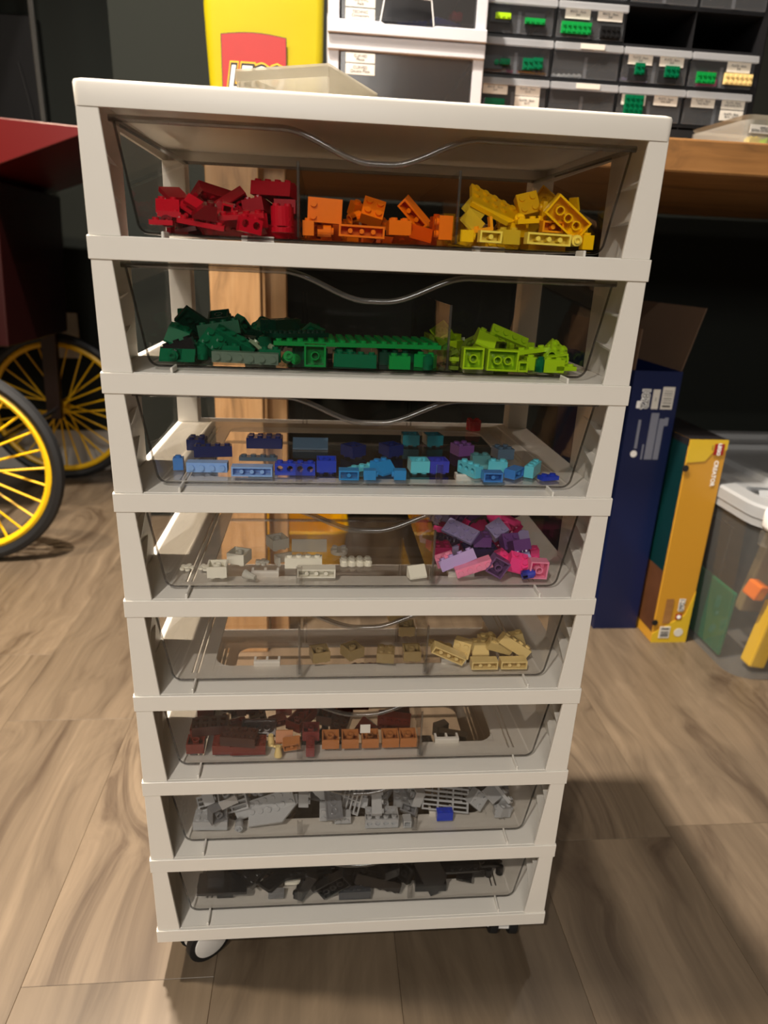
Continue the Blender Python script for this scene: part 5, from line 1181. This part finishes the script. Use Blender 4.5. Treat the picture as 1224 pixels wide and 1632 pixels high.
    ('b22','nougat',.0453,.038,.2517,-3.14,0,0,'light brown two-by-two brick upside down, front right',', right of two'),
    ('b22','dbrown',-.0308,.0727,.2513,-3.14,0,-.3,'dark brown two-by-two brick upside down, middle left'),
    ('cp2','nougat',-.0167,.0958,.2464,0,0,-1.09,'light brown large round plate upright, middle centre'),
    ('b24','dbrown',-.0157,.0652,.2496,0,0,1.31,'dark brown two-by-four brick upright, middle centre'),
    ('s22','nougat',.0263,.1027,.2496,0,0,.07,'light brown two-by-two slope brick upright, back right'),
    ('b22','rbrown',.0448,.1021,.2496,0,0,-.05,'reddish brown two-by-two brick upright, back right'),
    ('b24','rbrown',-.0586,.1014,.2496,0,0,.11,'reddish brown two-by-four brick upright, back left'),
    ('b22','nougat',-.0674,.1198,.2513,3.14,0,.46,'light brown two-by-two brick upside down, back left'),
    ('b24','rbrown',.035,.061,.2527,1.57,0,-.23,'reddish brown two-by-four brick top facing out, middle right'),
    ('s22','dbrown',-.0327,.0933,.2496,0,0,1.61,'dark brown two-by-two slope brick upright, middle left'),
    ('b24','dbrown',-.0024,.0904,.2562,1.42,-.19,-2.89,'dark brown two-by-four brick underside facing out, middle centre'),
    ('b24','dbrown',.0434,.0846,.2562,0,-.46,1.57,'dark brown two-by-four brick upright, middle right'),
    ('b24','rbrown',-.0546,.0712,.2513,-3.14,0,1.02,'reddish brown two-by-four brick upside down, middle left'),
    ('b24','rbrown',.0115,.132,.2639,-.09,-.11,-.16,'reddish brown two-by-four brick upright, back centre'),
    ('b22','rbrown',-.0339,.1137,.2496,0,0,1.4,'reddish brown two-by-two brick upright, back left'),
    ('b22','rbrown',.023,.1196,.2527,-1.57,0,-2.42,'reddish brown two-by-two brick tilted, back right'),
    ('b22','dbrown',.0446,.1184,.2513,0,-3.14,1.49,'dark brown two-by-two brick upside down, back right'),
    ('s22','dbrown',.0046,.1441,.2482,2.35,0,-1.35,'dark brown two-by-two slope brick tilted, back centre'),
    ('s22','rbrown',.0078,.0573,.2482,2.35,0,2.14,'reddish brown two-by-two slope brick tilted, middle centre'),
    ('s22','dbrown',-.0085,.1208,.2496,0,0,-.81,'dark brown two-by-two slope brick upright, back centre'),
    ('b24','dbrown',-.0186,.1062,.2605,-1.35,-.12,1.19,'dark brown two-by-four brick on end, back centre'),
    )),
    ('light grey drawer', (
    ('pan','lgrey',-.1297,.045,.1748,1.05,-.31,0,'light grey barred grille panel top facing out, middle left'),
    ('b24','lgrey',-.1396,.036,.1627,0,.04,0,'light grey two-by-four brick upright, front left'),
    ('p24','lgrey',-.1395,.055,.1629,.35,.09,0,'light grey two-by-four plate upright, middle left'),
    ('b22','lgrey',-.1162,.06,.168,.52,.44,0,'light grey two-by-two brick tilted, middle left',', right of two'),
    ('s22','lgrey',-.1104,.045,.1668,.35,-.35,.17,'light grey two-by-two slope brick upright, middle left'),
    ('c1','lgrey',-.1128,.03,.1612,1.57,0,0,'light grey small round brick top facing out, front left'),
    ('p26','lgrey',-.0842,.045,.1727,1.05,-.35,0,'light grey two-by-six plate top facing out, middle left'),
    ('wing','lgrey',-.0809,.04,.168,.52,-.14,0,'light grey wedge-shaped plate upright, front left'),
    ('b12','lgrey',-.0665,.0799,.1618,0,0,.03,'light grey one-by-two brick upright, middle left',', right of two'),
    ('b22','lgrey',-.0286,.04,.1653,1.57,0,0,'light grey two-by-two brick top facing out, front centre'),
    ('b12','lgrey',-.0141,.036,.1613,1.57,0,0,'light grey one-by-two brick top facing out, front centre'),
    ('pan','lgrey',-.005,.045,.1828,1.22,-1.4,0,'light grey barred grille panel top facing out, middle centre'),
    ('b24','lgrey',.024,.034,.1622,0,0,0,'light grey two-by-four brick upright, front centre'),
    ('b22','lgrey',.0237,.05,.1622,0,0,0,'light grey two-by-two brick upright, middle centre',', left of two'),
    ('k14','lgrey',.0234,.028,.1622,0,0,0,'light grey one-by-four brick with side holes upright, front centre'),
    ('b11','lgrey',.0482,.028,.1613,-1.57,0,0,'light grey one-by-one brick underside facing out, front centre'),
    ('pan','lgrey',.085,.06,.1697,.79,.14,0,'light grey barred grille panel tilted, middle right',', left of two'),
    ('pan','lgrey',.0884,.045,.1705,.79,.17,0,'light grey barred grille panel tilted, middle right',', right of two'),
    ('b12','blue',.0861,.034,.1622,0,0,0,'blue one-by-two brick upright, front right'),
    ('b22','lgrey',.1201,.045,.1695,1.05,.79,0,'light grey two-by-two brick top facing out, middle right'),
    ('s22','lgrey',.1469,.05,.1647,.17,.17,0,'light grey two-by-two slope brick upright, middle right'),
    ('b12','lgrey',.1444,.036,.1622,0,0,0,'light grey one-by-two brick upright, front right',', left of two'),
    ('b12','lgrey',.1459,.034,.1646,0,.35,.52,'light grey one-by-two brick upright, front right',', right of two'),
    ('b24','mgrey',.1387,.1218,.1618,0,0,-.01,'mid grey two-by-four brick upright, back right'),
    ('wing','mgrey',.1335,.112,.1672,.79,-.02,.01,'mid grey wedge-shaped plate tilted, back right'),
    ('b22','lgrey',.0811,.061,.1833,-2.41,.15,-.02,'light grey two-by-two brick tilted, middle right'),
    ('s22','mgrey',.1485,.0895,.1603,2.35,0,-.01,'mid grey two-by-two slope brick tilted, middle right'),
    ('b24','mgrey',-.1451,.0651,.1806,-2.15,-1.93,.55,'mid grey two-by-four brick underside facing out, middle left'),
    ('b22','lgrey',-.0135,.0828,.1649,-1.57,0,-.99,'light grey two-by-two brick on end, middle centre'),
    ('b22','lgrey',.0988,.1306,.1618,0,0,3,'light grey two-by-two brick upright, back right'),
    ('p26','lgrey',-.0121,.1152,.1586,0,0,-2.79,'light grey two-by-six plate upright, back centre',', second leftmost'),
    ('b22','lgrey',.1116,.088,.1649,-1.16,-1.57,0,'light grey two-by-two brick underside facing out, middle right'),
    ('b24','lgrey',.0337,.0797,.1618,0,0,-2.06,'light grey two-by-four brick upright, middle centre'),
    ('b14','lgrey',-.0448,.092,.1635,-3.14,0,.07,'light grey one-by-four brick upside down, middle centre'),
    ('b12','mgrey',-.0542,.0665,.1609,-1.57,0,1.8,'mid grey one-by-two brick on end, middle centre'),
    ('b12','mgrey',.0518,.0398,.1636,-2.55,0,-.5,'mid grey one-by-two brick tilted, front right'),
    ('b24','lgrey',-.0512,.0614,.1729,1.57,0,1.5,'light grey two-by-four brick on end, middle centre'),
    ('b12','lgrey',.0027,.1189,.166,1.57,0,1.73,'light grey one-by-two brick on end, back centre'),
    ('s22','lgrey',-.0651,.1241,.1649,-1.57,0,-.38,'light grey two-by-two slope brick underside facing out, back left'),
    ('b22','mgrey',.0177,.1079,.1618,0,0,2.63,'mid grey two-by-two brick upright, back centre'),
    ('b12','mgrey',-.1276,.0711,.1618,0,0,2.91,'mid grey one-by-two brick upright, middle left'),
    ('p24','lgrey',.0109,.0864,.1635,.76,0,.42,'light grey two-by-four plate tilted, middle centre'),
    ('b12','mgrey',-.0992,.0613,.1609,1.57,0,-1.38,'mid grey one-by-two brick on end, middle left'),
    ('p26','lgrey',-.0169,.1189,.164,.2,-.17,-2.1,'light grey two-by-six plate upright, back centre',', leftmost'),
    ('p24','lgrey',.1058,.0766,.1649,-1.57,0,.34,'light grey two-by-four plate underside facing out, middle right'),
    ('b12','lgrey',.0007,.0695,.1618,0,0,3.11,'light grey one-by-two brick upright, middle centre'),
    ('s22','mgrey',-.0805,.1137,.1618,0,0,1.79,'mid grey two-by-two slope brick upright, back left'),
    ('b14','mgrey',.1405,.074,.1631,-.83,0,-.51,'mid grey one-by-four brick tilted, middle right'),
    ('b22','lgrey',-.1467,.0977,.1649,.69,1.57,0,'light grey two-by-two brick tilted, middle left',', left of two'),
    ('b14','mgrey',.044,.1105,.1618,0,0,.62,'mid grey one-by-four brick upright, back centre'),
    ('p26','mgrey',-.0309,.079,.1704,2.78,-.41,1.04,'mid grey two-by-six plate upside down, middle centre'),
    ('b24','lgrey',.1142,.1448,.1649,-1.57,0,-.32,'light grey two-by-four brick underside facing out, back right'),
    ('b22','lgrey',.1031,.1614,.1649,-2.02,1.57,0,'light grey two-by-two brick underside facing out, back right'),
    ('b24','mgrey',.0257,.0611,.1761,-.35,0,-2.31,'mid grey two-by-four brick upright, middle centre'),
    ('b12','lgrey',-.113,.0828,.1618,0,0,1.74,'light grey one-by-two brick upright, middle left',', left of two'),
    ('b22','lgrey',.0457,.0581,.1618,0,0,-.07,'light grey two-by-two brick upright, middle centre',', right of two'),
    ('s22','lgrey',.1152,.0636,.1659,.77,0,-1.4,'light grey two-by-two slope brick tilted, middle right'),
    ('b22','mgrey',-.1311,.1318,.1618,0,0,1.96,'mid grey two-by-two brick upright, back left'),
    ('b24','lgrey',-.0974,.0571,.1807,.04,2.2,-1.9,'light grey two-by-four brick tilted, middle left'),
    ('b12','lgrey',-.0115,.057,.1649,2.88,-1.57,0,'light grey one-by-two brick on end, middle centre'),
    ('b12','lgrey',-.1246,.0822,.1652,0,1.65,-.28,'light grey one-by-two brick on end, middle left'),
    ('b14','mgrey',.1317,.085,.1755,.11,-.2,2.9,'mid grey one-by-four brick upright, middle right',', left of two'),
    ('p24','lgrey',.1419,.0984,.1684,.57,2.83,.22,'light grey two-by-four plate tilted, middle right',', left of two'),
    ('b14','mgrey',.1408,.0629,.1677,.4,-.32,-.13,'mid grey one-by-four brick upright, middle right',', right of two'),
    ('p24','lgrey',.0752,.1224,.1586,0,0,2.6,'light grey two-by-four plate upright, back right'),
    ('b24','lgrey',-.0325,.0559,.1763,3.01,.76,-.27,'light grey two-by-four brick tilted, middle centre'),
    ('s22','lgrey',.1012,.1093,.1662,.85,.01,3.09,'light grey two-by-two slope brick tilted, back right',', second leftmost'),
    ('p26','mgrey',.0905,.0846,.1753,-2.38,-.56,-1.26,'mid grey two-by-six plate tilted, middle right'),
    ('p24','mgrey',.1272,.0633,.1765,.46,-2.58,1.09,'mid grey two-by-four plate tilted, middle right'),
    ('p24','lgrey',-.1481,.1214,.1669,0,-2.63,1.67,'light grey two-by-four plate upside down, back left'),
    ('s22','lgrey',-.1252,.1076,.1603,-.79,3.14,.14,'light grey two-by-two slope brick tilted, back left'),
    ('p24','mgrey',-.1337,.0816,.171,.16,-.88,-.5,'mid grey two-by-four plate tilted, middle left'),
    ('p26','lgrey',.0196,.1189,.1711,-.02,.04,-.2,'light grey two-by-six plate upright, back centre',', rightmost'),
    ('s22','lgrey',-.0036,.0948,.1618,0,0,-1,'light grey two-by-two slope brick upright, middle centre',', left of two'),
    ('b24','lgrey',-.0586,.1064,.166,-.84,0,.56,'light grey two-by-four brick tilted, back left'),
    ('b12','lgrey',.0988,.0992,.1609,-1.57,0,3.11,'light grey one-by-two brick top facing out, middle right'),
    ('b14','lgrey',.0186,.0388,.1808,-1.57,.57,-1.59,'light grey one-by-four brick on end, front centre'),
    ('b22','lgrey',-.0991,.1171,.1655,-2.69,0,-1.33,'light grey two-by-two brick upside down, back left'),
    ('s22','lgrey',.1334,.0432,.1752,-.02,-2.66,-.84,'light grey two-by-two slope brick upside down, front right'),
    ('b14','mgrey',.0161,.0761,.1712,-.93,.36,-1.71,'mid grey one-by-four brick tilted, middle centre'),
    ('b12','mgrey',-.0296,.1819,.1618,0,0,1.44,'mid grey one-by-two brick upright, back centre'),
    ('s22','lgrey',.1208,.104,.1717,1.85,.33,-2.29,'light grey two-by-two slope brick tilted, back right',', rightmost'),
    ('b22','mgrey',-.1325,.0301,.1771,-1.53,.02,.58,'mid grey two-by-two brick underside facing out, front left'),
    ('p24','lgrey',.0335,.1048,.1744,.09,.23,-1.21,'light grey two-by-four plate upright, back centre',', right of two'),
    ('p26','mgrey',-.0259,.1387,.1618,.45,0,-2.6,'mid grey two-by-six plate upright, back centre'),
    ('p24','lgrey',.1442,.0471,.1785,-.75,.42,-.93,'light grey two-by-four plate tilted, middle right',', right of two'),
    ('s22','lgrey',-.0922,.0985,.1649,-1.57,0,.78,'light grey two-by-two slope brick tilted, middle left'),
    ('p24','mgrey',-.0234,.037,.1783,-.06,-2.6,-1.45,'mid grey two-by-four plate upside down, front centre'),
    ('p26','mgrey',-.115,.1325,.1668,.22,.28,1.05,'mid grey two-by-six plate upright, back left'),
    ('s22','lgrey',.0052,.0533,.1649,0,-.49,-1.87,'light grey two-by-two slope brick upright, middle centre',', right of two'),
    ('s22','lgrey',-.1259,.0941,.1672,.32,-2.71,-.33,'light grey two-by-two slope brick upside down, middle left'),
    ('b24','lgrey',-.146,.0449,.1936,-1.33,.88,-1,'light grey two-by-four brick on end, front left'),
    ('b22','mgrey',.0642,.1127,.1733,-.23,-2.77,-1.7,'mid grey two-by-two brick upside down, back right'),
    ('b24','lgrey',-.125,.04,.1935,2.81,-.03,1.83,'light grey two-by-four brick upside down, front left'),
    ('s22','lgrey',.0716,.1051,.1603,2.35,0,1.06,'light grey two-by-two slope brick tilted, back right',', leftmost'),
    ('p26','lgrey',-.0272,.0577,.1878,-.06,.36,1.05,'light grey two-by-six plate upright, middle centre'),
    ('s22','lgrey',.0016,.1068,.175,2.42,.42,-1.49,'light grey two-by-two slope brick tilted, back centre'),
    ('p24','lgrey',.052,.0797,.167,-3.03,.49,.62,'light grey two-by-four plate upside down, middle right'),
    ('b22','mgrey',.1057,.086,.1795,0,3.14,-1.26,'mid grey two-by-two brick upside down, middle right'),
    ('p24','mgrey',-.0414,.0876,.1761,.12,.54,1.74,'mid grey two-by-four plate upright, middle centre'),
    ('b12','lgrey',.0984,.1179,.1737,-.09,.94,1.43,'light grey one-by-two brick underside facing out, back right'),
    ('b12','mgrey',.0731,.0885,.1646,2.89,-.18,.49,'mid grey one-by-two brick upside down, middle right'),
    ('p24','lgrey',-.1033,.0954,.1698,-2.22,.4,-1.53,'light grey two-by-four plate tilted, middle left'),
    ('b24','lgrey',.0565,.0523,.1769,-1.89,-.07,-1.36,'light grey two-by-four brick on end, middle right'),
    ('p24','lgrey',-.0503,.1627,.1586,0,0,1.69,'light grey two-by-four plate upright, back centre',', left of two'),
    ('b24','lgrey',-.045,.1435,.1667,-.6,3.08,.48,'light grey two-by-four brick tilted, back centre'),
    ('p26','lgrey',.0822,.1317,.1666,.01,2.85,-1.6,'light grey two-by-six plate upside down, back right'),
    ('b24','mgrey',.111,.074,.1871,-.11,-.49,2.12,'mid grey two-by-four brick upright, middle right'),
    ('p26','mgrey',.0699,.0924,.1746,-.09,-.36,1.84,'mid grey two-by-six plate upright, middle right'),
    )),
    ('black drawer', (
    ('b22','black',-.1495,.0435,.0739,0,0,0,'black two-by-two brick upright, front left'),
    ('s24','black',-.1408,.0833,.0739,0,0,.05,'black two-by-four slope brick upright, middle left'),
    ('t12','lgrey',-.1478,.06,.0707,0,0,0,'light grey one-by-two smooth tile upright, middle left'),
    ('cone','lgrey',-.1359,.0426,.0746,1.15,0,-.84,'light grey small cone piece tilted, front left'),
    ('k12','black',-.1295,.0337,.0739,0,0,0,'black one-by-two brick with side holes upright, front left'),
    ('wing','black',-.1139,.07,.0774,.27,-.15,.09,'black wedge-shaped plate upright, middle left'),
    ('s12','black',-.0789,.0319,.07,2.27,0,-.01,'black one-by-two slope brick tilted, front left'),
    ('t12','white',-.0632,.0453,.0707,0,0,-.01,'white one-by-two smooth tile upright, middle left'),
    ('b24','black',-.0096,.0413,.0739,0,0,-.12,'black two-by-four brick upright, front centre'),
    ('t12','lgrey',-.03,.0602,.0707,0,0,.34,'light grey one-by-two smooth tile upright, middle centre'),
    ('p24','black',-.0046,.07,.0707,0,0,0,'black two-by-four plate upright, middle centre',', leftmost'),
    ('b14','dgrey',-.0005,.0255,.0739,0,0,0,'dark grey one-by-four brick upright, front centre'),
    ('s12','black',.0476,.0423,.0739,0,0,.14,'black one-by-two slope brick upright, front centre'),
    ('b26','black',.0852,.0537,.0739,0,0,.03,'black two-by-six brick upright, middle right'),
    ('b24','black',.0775,.0348,.0739,0,0,-.03,'black two-by-four brick upright, front right'),
    ('b22','black',.1291,.0497,.0739,0,0,-.04,'black two-by-two brick upright, middle right'),
    ('c1','black',.1533,.0458,.0739,0,0,-.21,'black small round brick upright, middle right'),
    ('c1','black',.1409,.0439,.0739,0,0,-.09,'black small round brick upright, front right'),
    ('p24','black',-.0631,.0898,.0707,0,0,-.01,'black two-by-four plate upright, middle left',', right of two'),
    ('b22','black',-.0396,.0404,.0756,3.14,0,.62,'black two-by-two brick upside down, front centre'),
    ('s24','black',.1113,.1277,.077,-1.57,0,-.75,'black two-by-four slope brick tilted, back right'),
    ('b22','black',-.105,.1109,.0739,0,0,2.62,'black two-by-two brick upright, back left',', second leftmost'),
    ('p26','black',.035,.1158,.0707,0,0,.49,'black two-by-six plate upright, back centre',', right of two'),
    ('b24','black',-.0489,.0829,.0845,.21,.73,-1.64,'black two-by-four brick tilted, middle centre',', right of two'),
    ('b22','black',-.0967,.0873,.0739,0,0,1.02,'black two-by-two brick upright, middle left',', second leftmost'),
    ('b22','black',-.1338,.0569,.0789,-.4,-.12,2.67,'black two-by-two brick upright, middle left',', leftmost'),
    ('b26','black',.1289,.1366,.077,1.57,0,2.24,'black two-by-six brick tilted, back right'),
    ('b22','black',.0553,.1064,.077,-1.57,0,2.15,'black two-by-two brick on end, back right'),
    ('p26','black',.0931,.0794,.0707,0,0,2.85,'black two-by-six plate upright, middle right',', leftmost'),
    ('b26','black',.0221,.0311,.0835,2.79,.31,-.02,'black two-by-six brick upside down, front centre'),
    ('b22','black',.0891,.0993,.0756,3.14,0,1.55,'black two-by-two brick upside down, middle right'),
    ('p26','black',-.0751,.0464,.0767,.15,-2.98,.8,'black two-by-six plate upside down, middle left'),
    ('s24','black',.0163,.0927,.0747,2.79,0,.18,'black two-by-four slope brick upside down, middle centre'),
    ('p26','black',-.0712,.1116,.0754,.3,3.08,-.63,'black two-by-six plate upside down, back left',', rightmost'),
    ('p24','black',.0289,.0771,.0707,0,0,.14,'black two-by-four plate upright, middle centre',', rightmost'),
    ('b24','black',.0585,.0586,.0856,0,-1.14,-.07,'black two-by-four brick on end, middle right'),
    ('p24','black',-.0741,.0797,.0771,1.52,0,-.03,'black two-by-four plate top facing out, middle left'),
    ('b24','black',-.1381,.1357,.077,-1.57,0,1.78,'black two-by-four brick on end, back left'),
    ('b22','black',-.0653,.1483,.0739,0,0,-1.73,'black two-by-two brick upright, back left',', rightmost'),
    ('wing','black',.1307,.0565,.0822,0,0,-.8,'black wedge-shaped plate upright, middle right',', nearer of two'),
    ('p26','black',.0437,.0973,.0767,.15,-3.02,-.99,'black two-by-six plate upside down, middle centre',', right of two'),
    ('b22','black',-.0893,.065,.0739,0,0,-.65,'black two-by-two brick upright, middle left',', rightmost'),
    ('b22','black',-.0151,.1061,.0739,0,0,-1.34,'black two-by-two brick upright, back centre',', rightmost'),
    ('p24','black',.0203,.0609,.0753,-3.07,.18,-.13,'black two-by-four plate upside down, middle centre'),
    ('p24','black',.116,.0426,.0838,-.11,-.2,1.24,'black two-by-four plate upright, front right'),
    ('p24','black',.1236,.0861,.0707,0,0,2.5,'black two-by-four plate upright, middle right'),
    ('p24','black',-.0397,.1187,.0779,0,.48,-1.52,'black two-by-four plate upright, back centre'),
    ('p26','black',.1229,.1145,.0859,0,.71,-.75,'black two-by-six plate tilted, back right'),
    ('p24','black',-.0041,.0533,.077,-1.57,0,3.05,'black two-by-four plate top facing out, middle centre'),
    ('p24','black',.0148,.0671,.0817,-.04,-.37,-2.01,'black two-by-four plate upright, middle centre',', second leftmost'),
    ('p24','black',-.1144,.0859,.0823,.04,.84,1.61,'black two-by-four plate tilted, middle left',', right of two'),
    ('s24','black',-.1187,.0981,.0813,-.8,-.21,-.21,'black two-by-four slope brick tilted, middle left',', left of two'),
    ('b24','black',.0292,.0582,.0819,-2.94,-.01,1.09,'black two-by-four brick upside down, middle centre'),
    ('s24','black',.0938,.0808,.0825,.04,.29,-1.44,'black two-by-four slope brick upright, middle right'),
    ('b24','black',-.132,.0734,.0851,-.28,.02,2.61,'black two-by-four brick upright, middle left'),
    ('b24','black',-.0215,.0883,.0739,0,0,-2.96,'black two-by-four brick upright, middle centre'),
    ('wing','black',-.1442,.1193,.0827,.82,.2,-1.45,'black wedge-shaped plate tilted, back left'),
    ('p26','black',.0799,.0814,.0835,0,-.57,.54,'black two-by-six plate tilted, middle right'),
    ('p24','black',.042,.0553,.0789,1.17,-.13,-1.95,'black two-by-four plate on end, middle centre'),
    ('b26','black',.1495,.0897,.0769,0,3.09,1.57,'black two-by-six brick upside down, middle right',', right of two'),
    ('s24','black',-.034,.0964,.0831,1.48,-.41,-.21,'black two-by-four slope brick top facing out, middle centre'),
    ('b26','black',-.0842,.0559,.0852,-.29,.06,-2.82,'black two-by-six brick upright, middle left',', right of two'),
    ('p26','black',.0967,.0642,.088,-2.87,-.12,.32,'black two-by-six plate upside down, middle right',', left of two'),
    ('p24','black',-.1172,.053,.0822,0,.86,-.78,'black two-by-four plate tilted, middle left',', left of two'),
    ('b22','black',-.0017,.0645,.0825,-1.2,1.35,1.57,'black two-by-two brick on end, middle centre'),
    ('wing','black',-.1312,.0336,.0839,-3.14,0,0,'black wedge-shaped plate upside down, front left'),
    ('p26','black',.0366,.1621,.0816,3.02,-.01,-1.29,'black two-by-six plate upside down, back centre',', right of two'),
    ('p24','black',.0252,.0864,.0831,-.4,-.29,2.79,'black two-by-four plate upright, middle centre',', third leftmost'),
    ('p24','black',.1493,.1351,.085,1.18,1.57,0,'black two-by-four plate top facing out, back right'),
    ('b26','black',.0429,.0924,.0869,-.62,.15,-.77,'black two-by-six brick tilted, middle centre',', farther of two'),
    ('b26','black',.1001,.047,.0922,-3.09,-.23,.61,'black two-by-six brick upside down, middle right',', left of two'),
    ('s24','black',-.0314,.0738,.0818,2.35,.4,-1.58,'black two-by-four slope brick tilted, middle centre'),
    ('b24','black',-.1057,.2212,.0756,3.14,0,.15,'black two-by-four brick upside down, back left'),
    ('b24','black',-.0594,.0777,.0945,-.76,3.12,-.35,'black two-by-four brick tilted, middle left'),
    ('wing','black',.0935,.1097,.0804,-1.07,0,-.17,'black wedge-shaped plate underside facing out, back right'),
    ('wing','black',.034,.1783,.0728,-.17,3.14,.16,'black wedge-shaped plate upside down, back centre',', right of two'),
    ('b24','black',-.0222,.0264,.0854,-1.57,-.58,0,'black two-by-four brick underside facing out, front centre'),
    ('b22','black',-.1482,.0984,.0816,.91,.44,-1.52,'black two-by-two brick tilted, middle left'),
    ('b22','black',-.0199,.1633,.0739,0,0,-2.43,'black two-by-two brick upright, back centre',', second leftmost'),
    ('wing','black',.0775,.0232,.0959,-1.57,1.15,0,'black wedge-shaped plate underside facing out, front right'),
    ('p26','black',.1035,.0454,.1031,0,.14,3.12,'black two-by-six plate upright, middle right',', second leftmost'),
    ('p24','black',-.1103,.0529,.0939,.31,2.89,1.01,'black two-by-four plate upside down, middle left'),
    ('wing','black',-.0257,.0578,.0899,-.25,-3.05,1.13,'black wedge-shaped plate upside down, middle centre'),
    ('p24','black',.098,.1293,.077,1.57,0,-.89,'black two-by-four plate tilted, back right'),
    ('p26','black',-.1477,.1656,.0817,-.12,2.72,-1.65,'black two-by-six plate upside down, back left',', leftmost'),
    ('b22','black',-.1095,.133,.0739,0,0,2.5,'black two-by-two brick upright, back left',', leftmost'),
    ('wing','black',-.0361,.1252,.077,-2.63,0,.05,'black wedge-shaped plate upside down, back centre',', left of two'),
    ('b26','black',.0288,.0496,.0935,.02,-.02,-1.22,'black two-by-six brick upright, middle centre'),
    ('p26','black',.1369,.0561,.0892,-.04,-.28,-2.23,'black two-by-six plate upright, middle right',', rightmost'),
    ('p26','black',.0267,.1487,.0782,-.09,-3.06,1.19,'black two-by-six plate upside down, back centre',', left of two'),
    ('b26','black',.0422,.0624,.099,.55,-.12,-1.28,'black two-by-six brick tilted, middle centre',', nearer of two'),
    ('wing','black',.1301,.0797,.0907,.25,-.46,-1.39,'black wedge-shaped plate upright, middle right',', farther of two'),
    ('wing','black',.1028,.1591,.0804,-.57,2.62,-1.48,'black wedge-shaped plate tilted, back right'),
    ('s24','black',-.0533,.124,.086,2.4,-.6,.86,'black two-by-four slope brick tilted, back centre'),
    ('wing','black',.0049,.118,.0759,0,-.22,-1.64,'black wedge-shaped plate upright, back centre',', right of two'),
    ('wing','black',-.0167,.0912,.0951,-.74,-2.61,.98,'black wedge-shaped plate tilted, middle centre'),
    ('p24','black',-.0793,.0968,.0751,0,.28,2.56,'black two-by-four plate upright, middle left',', left of two'),
    ('s24','black',-.0655,.1342,.0862,-.55,-.79,.38,'black two-by-four slope brick tilted, back left'),
    ('wing','black',.1023,.0364,.0975,-.19,.14,3.03,'black wedge-shaped plate upright, front right'),
    ('b24','black',-.0978,.0397,.0933,.21,-.18,.9,'black two-by-four brick upright, front left'),
    ('wing','black',-.1024,.1133,.0852,.54,.03,2.02,'black wedge-shaped plate upright, back left'),
    ('s24','black',.0677,.0377,.0965,-.33,-1.57,0,'black two-by-four slope brick on end, front right'),
    ('b22','black',-.0413,.1418,.0739,0,0,-1.57,'black two-by-two brick upright, back centre',', leftmost'),
    ('b26','black',-.1404,.0615,.0947,-.12,-.14,1.61,'black two-by-six brick upright, middle left',', left of two'),
    ('s24','black',-.0741,.0618,.0971,2.56,-.21,.92,'black two-by-four slope brick tilted, middle left',', right of two'),
    ('b26','black',-.0353,.1467,.0879,-.17,.61,-.2,'black two-by-six brick tilted, back centre'),
    ('s24','black',-.0503,.0298,.0854,0,1.09,-3.12,'black two-by-four slope brick on end, front centre'),
    ('p24','black',-.086,.1253,.0788,2.92,-.22,-1.2,'black two-by-four plate upside down, back left'),
    ('wing','black',-.0084,.1438,.0813,-.48,-.17,-1.81,'black wedge-shaped plate upright, back centre',', left of two'),
    ('p26','black',-.048,.046,.0838,3.07,-.04,.11,'black two-by-six plate upside down, middle centre',', left of two'),
    ('b22','black',.0522,.037,.0851,-.2,2.15,.65,'black two-by-two brick tilted, front right'),
    ('s24','black',.1325,.1693,.0739,0,0,2.09,'black two-by-four slope brick upright, back right'),
    ('p26','black',-.0755,.1785,.0724,0,3.14,-.3,'black two-by-six plate upside down, back left',', second leftmost'),
    ('b22','black',-.1227,.1075,.0898,2.72,-.03,.24,'black two-by-two brick upside down, back left'),
    ('p26','black',.1396,.0714,.0924,.07,2.63,-1.04,'black two-by-six plate upside down, middle right',', right of two'),
    ('b24','black',-.051,.0538,.0918,.59,-.55,-2.33,'black two-by-four brick tilted, middle centre',', left of two'),
    ('b24','black',-.0042,.1849,.077,-1.57,0,1.79,'black two-by-four brick on end, back centre'),
    ('b22','black',-.1483,.1137,.0891,.43,-.73,-.3,'black two-by-two brick tilted, back left'),
    ('p26','black',.0163,.168,.0804,.01,-.11,-1.29,'black two-by-six plate upright, back centre',', left of two'),
    )),
):
    for row in rows: brick(section, *row)
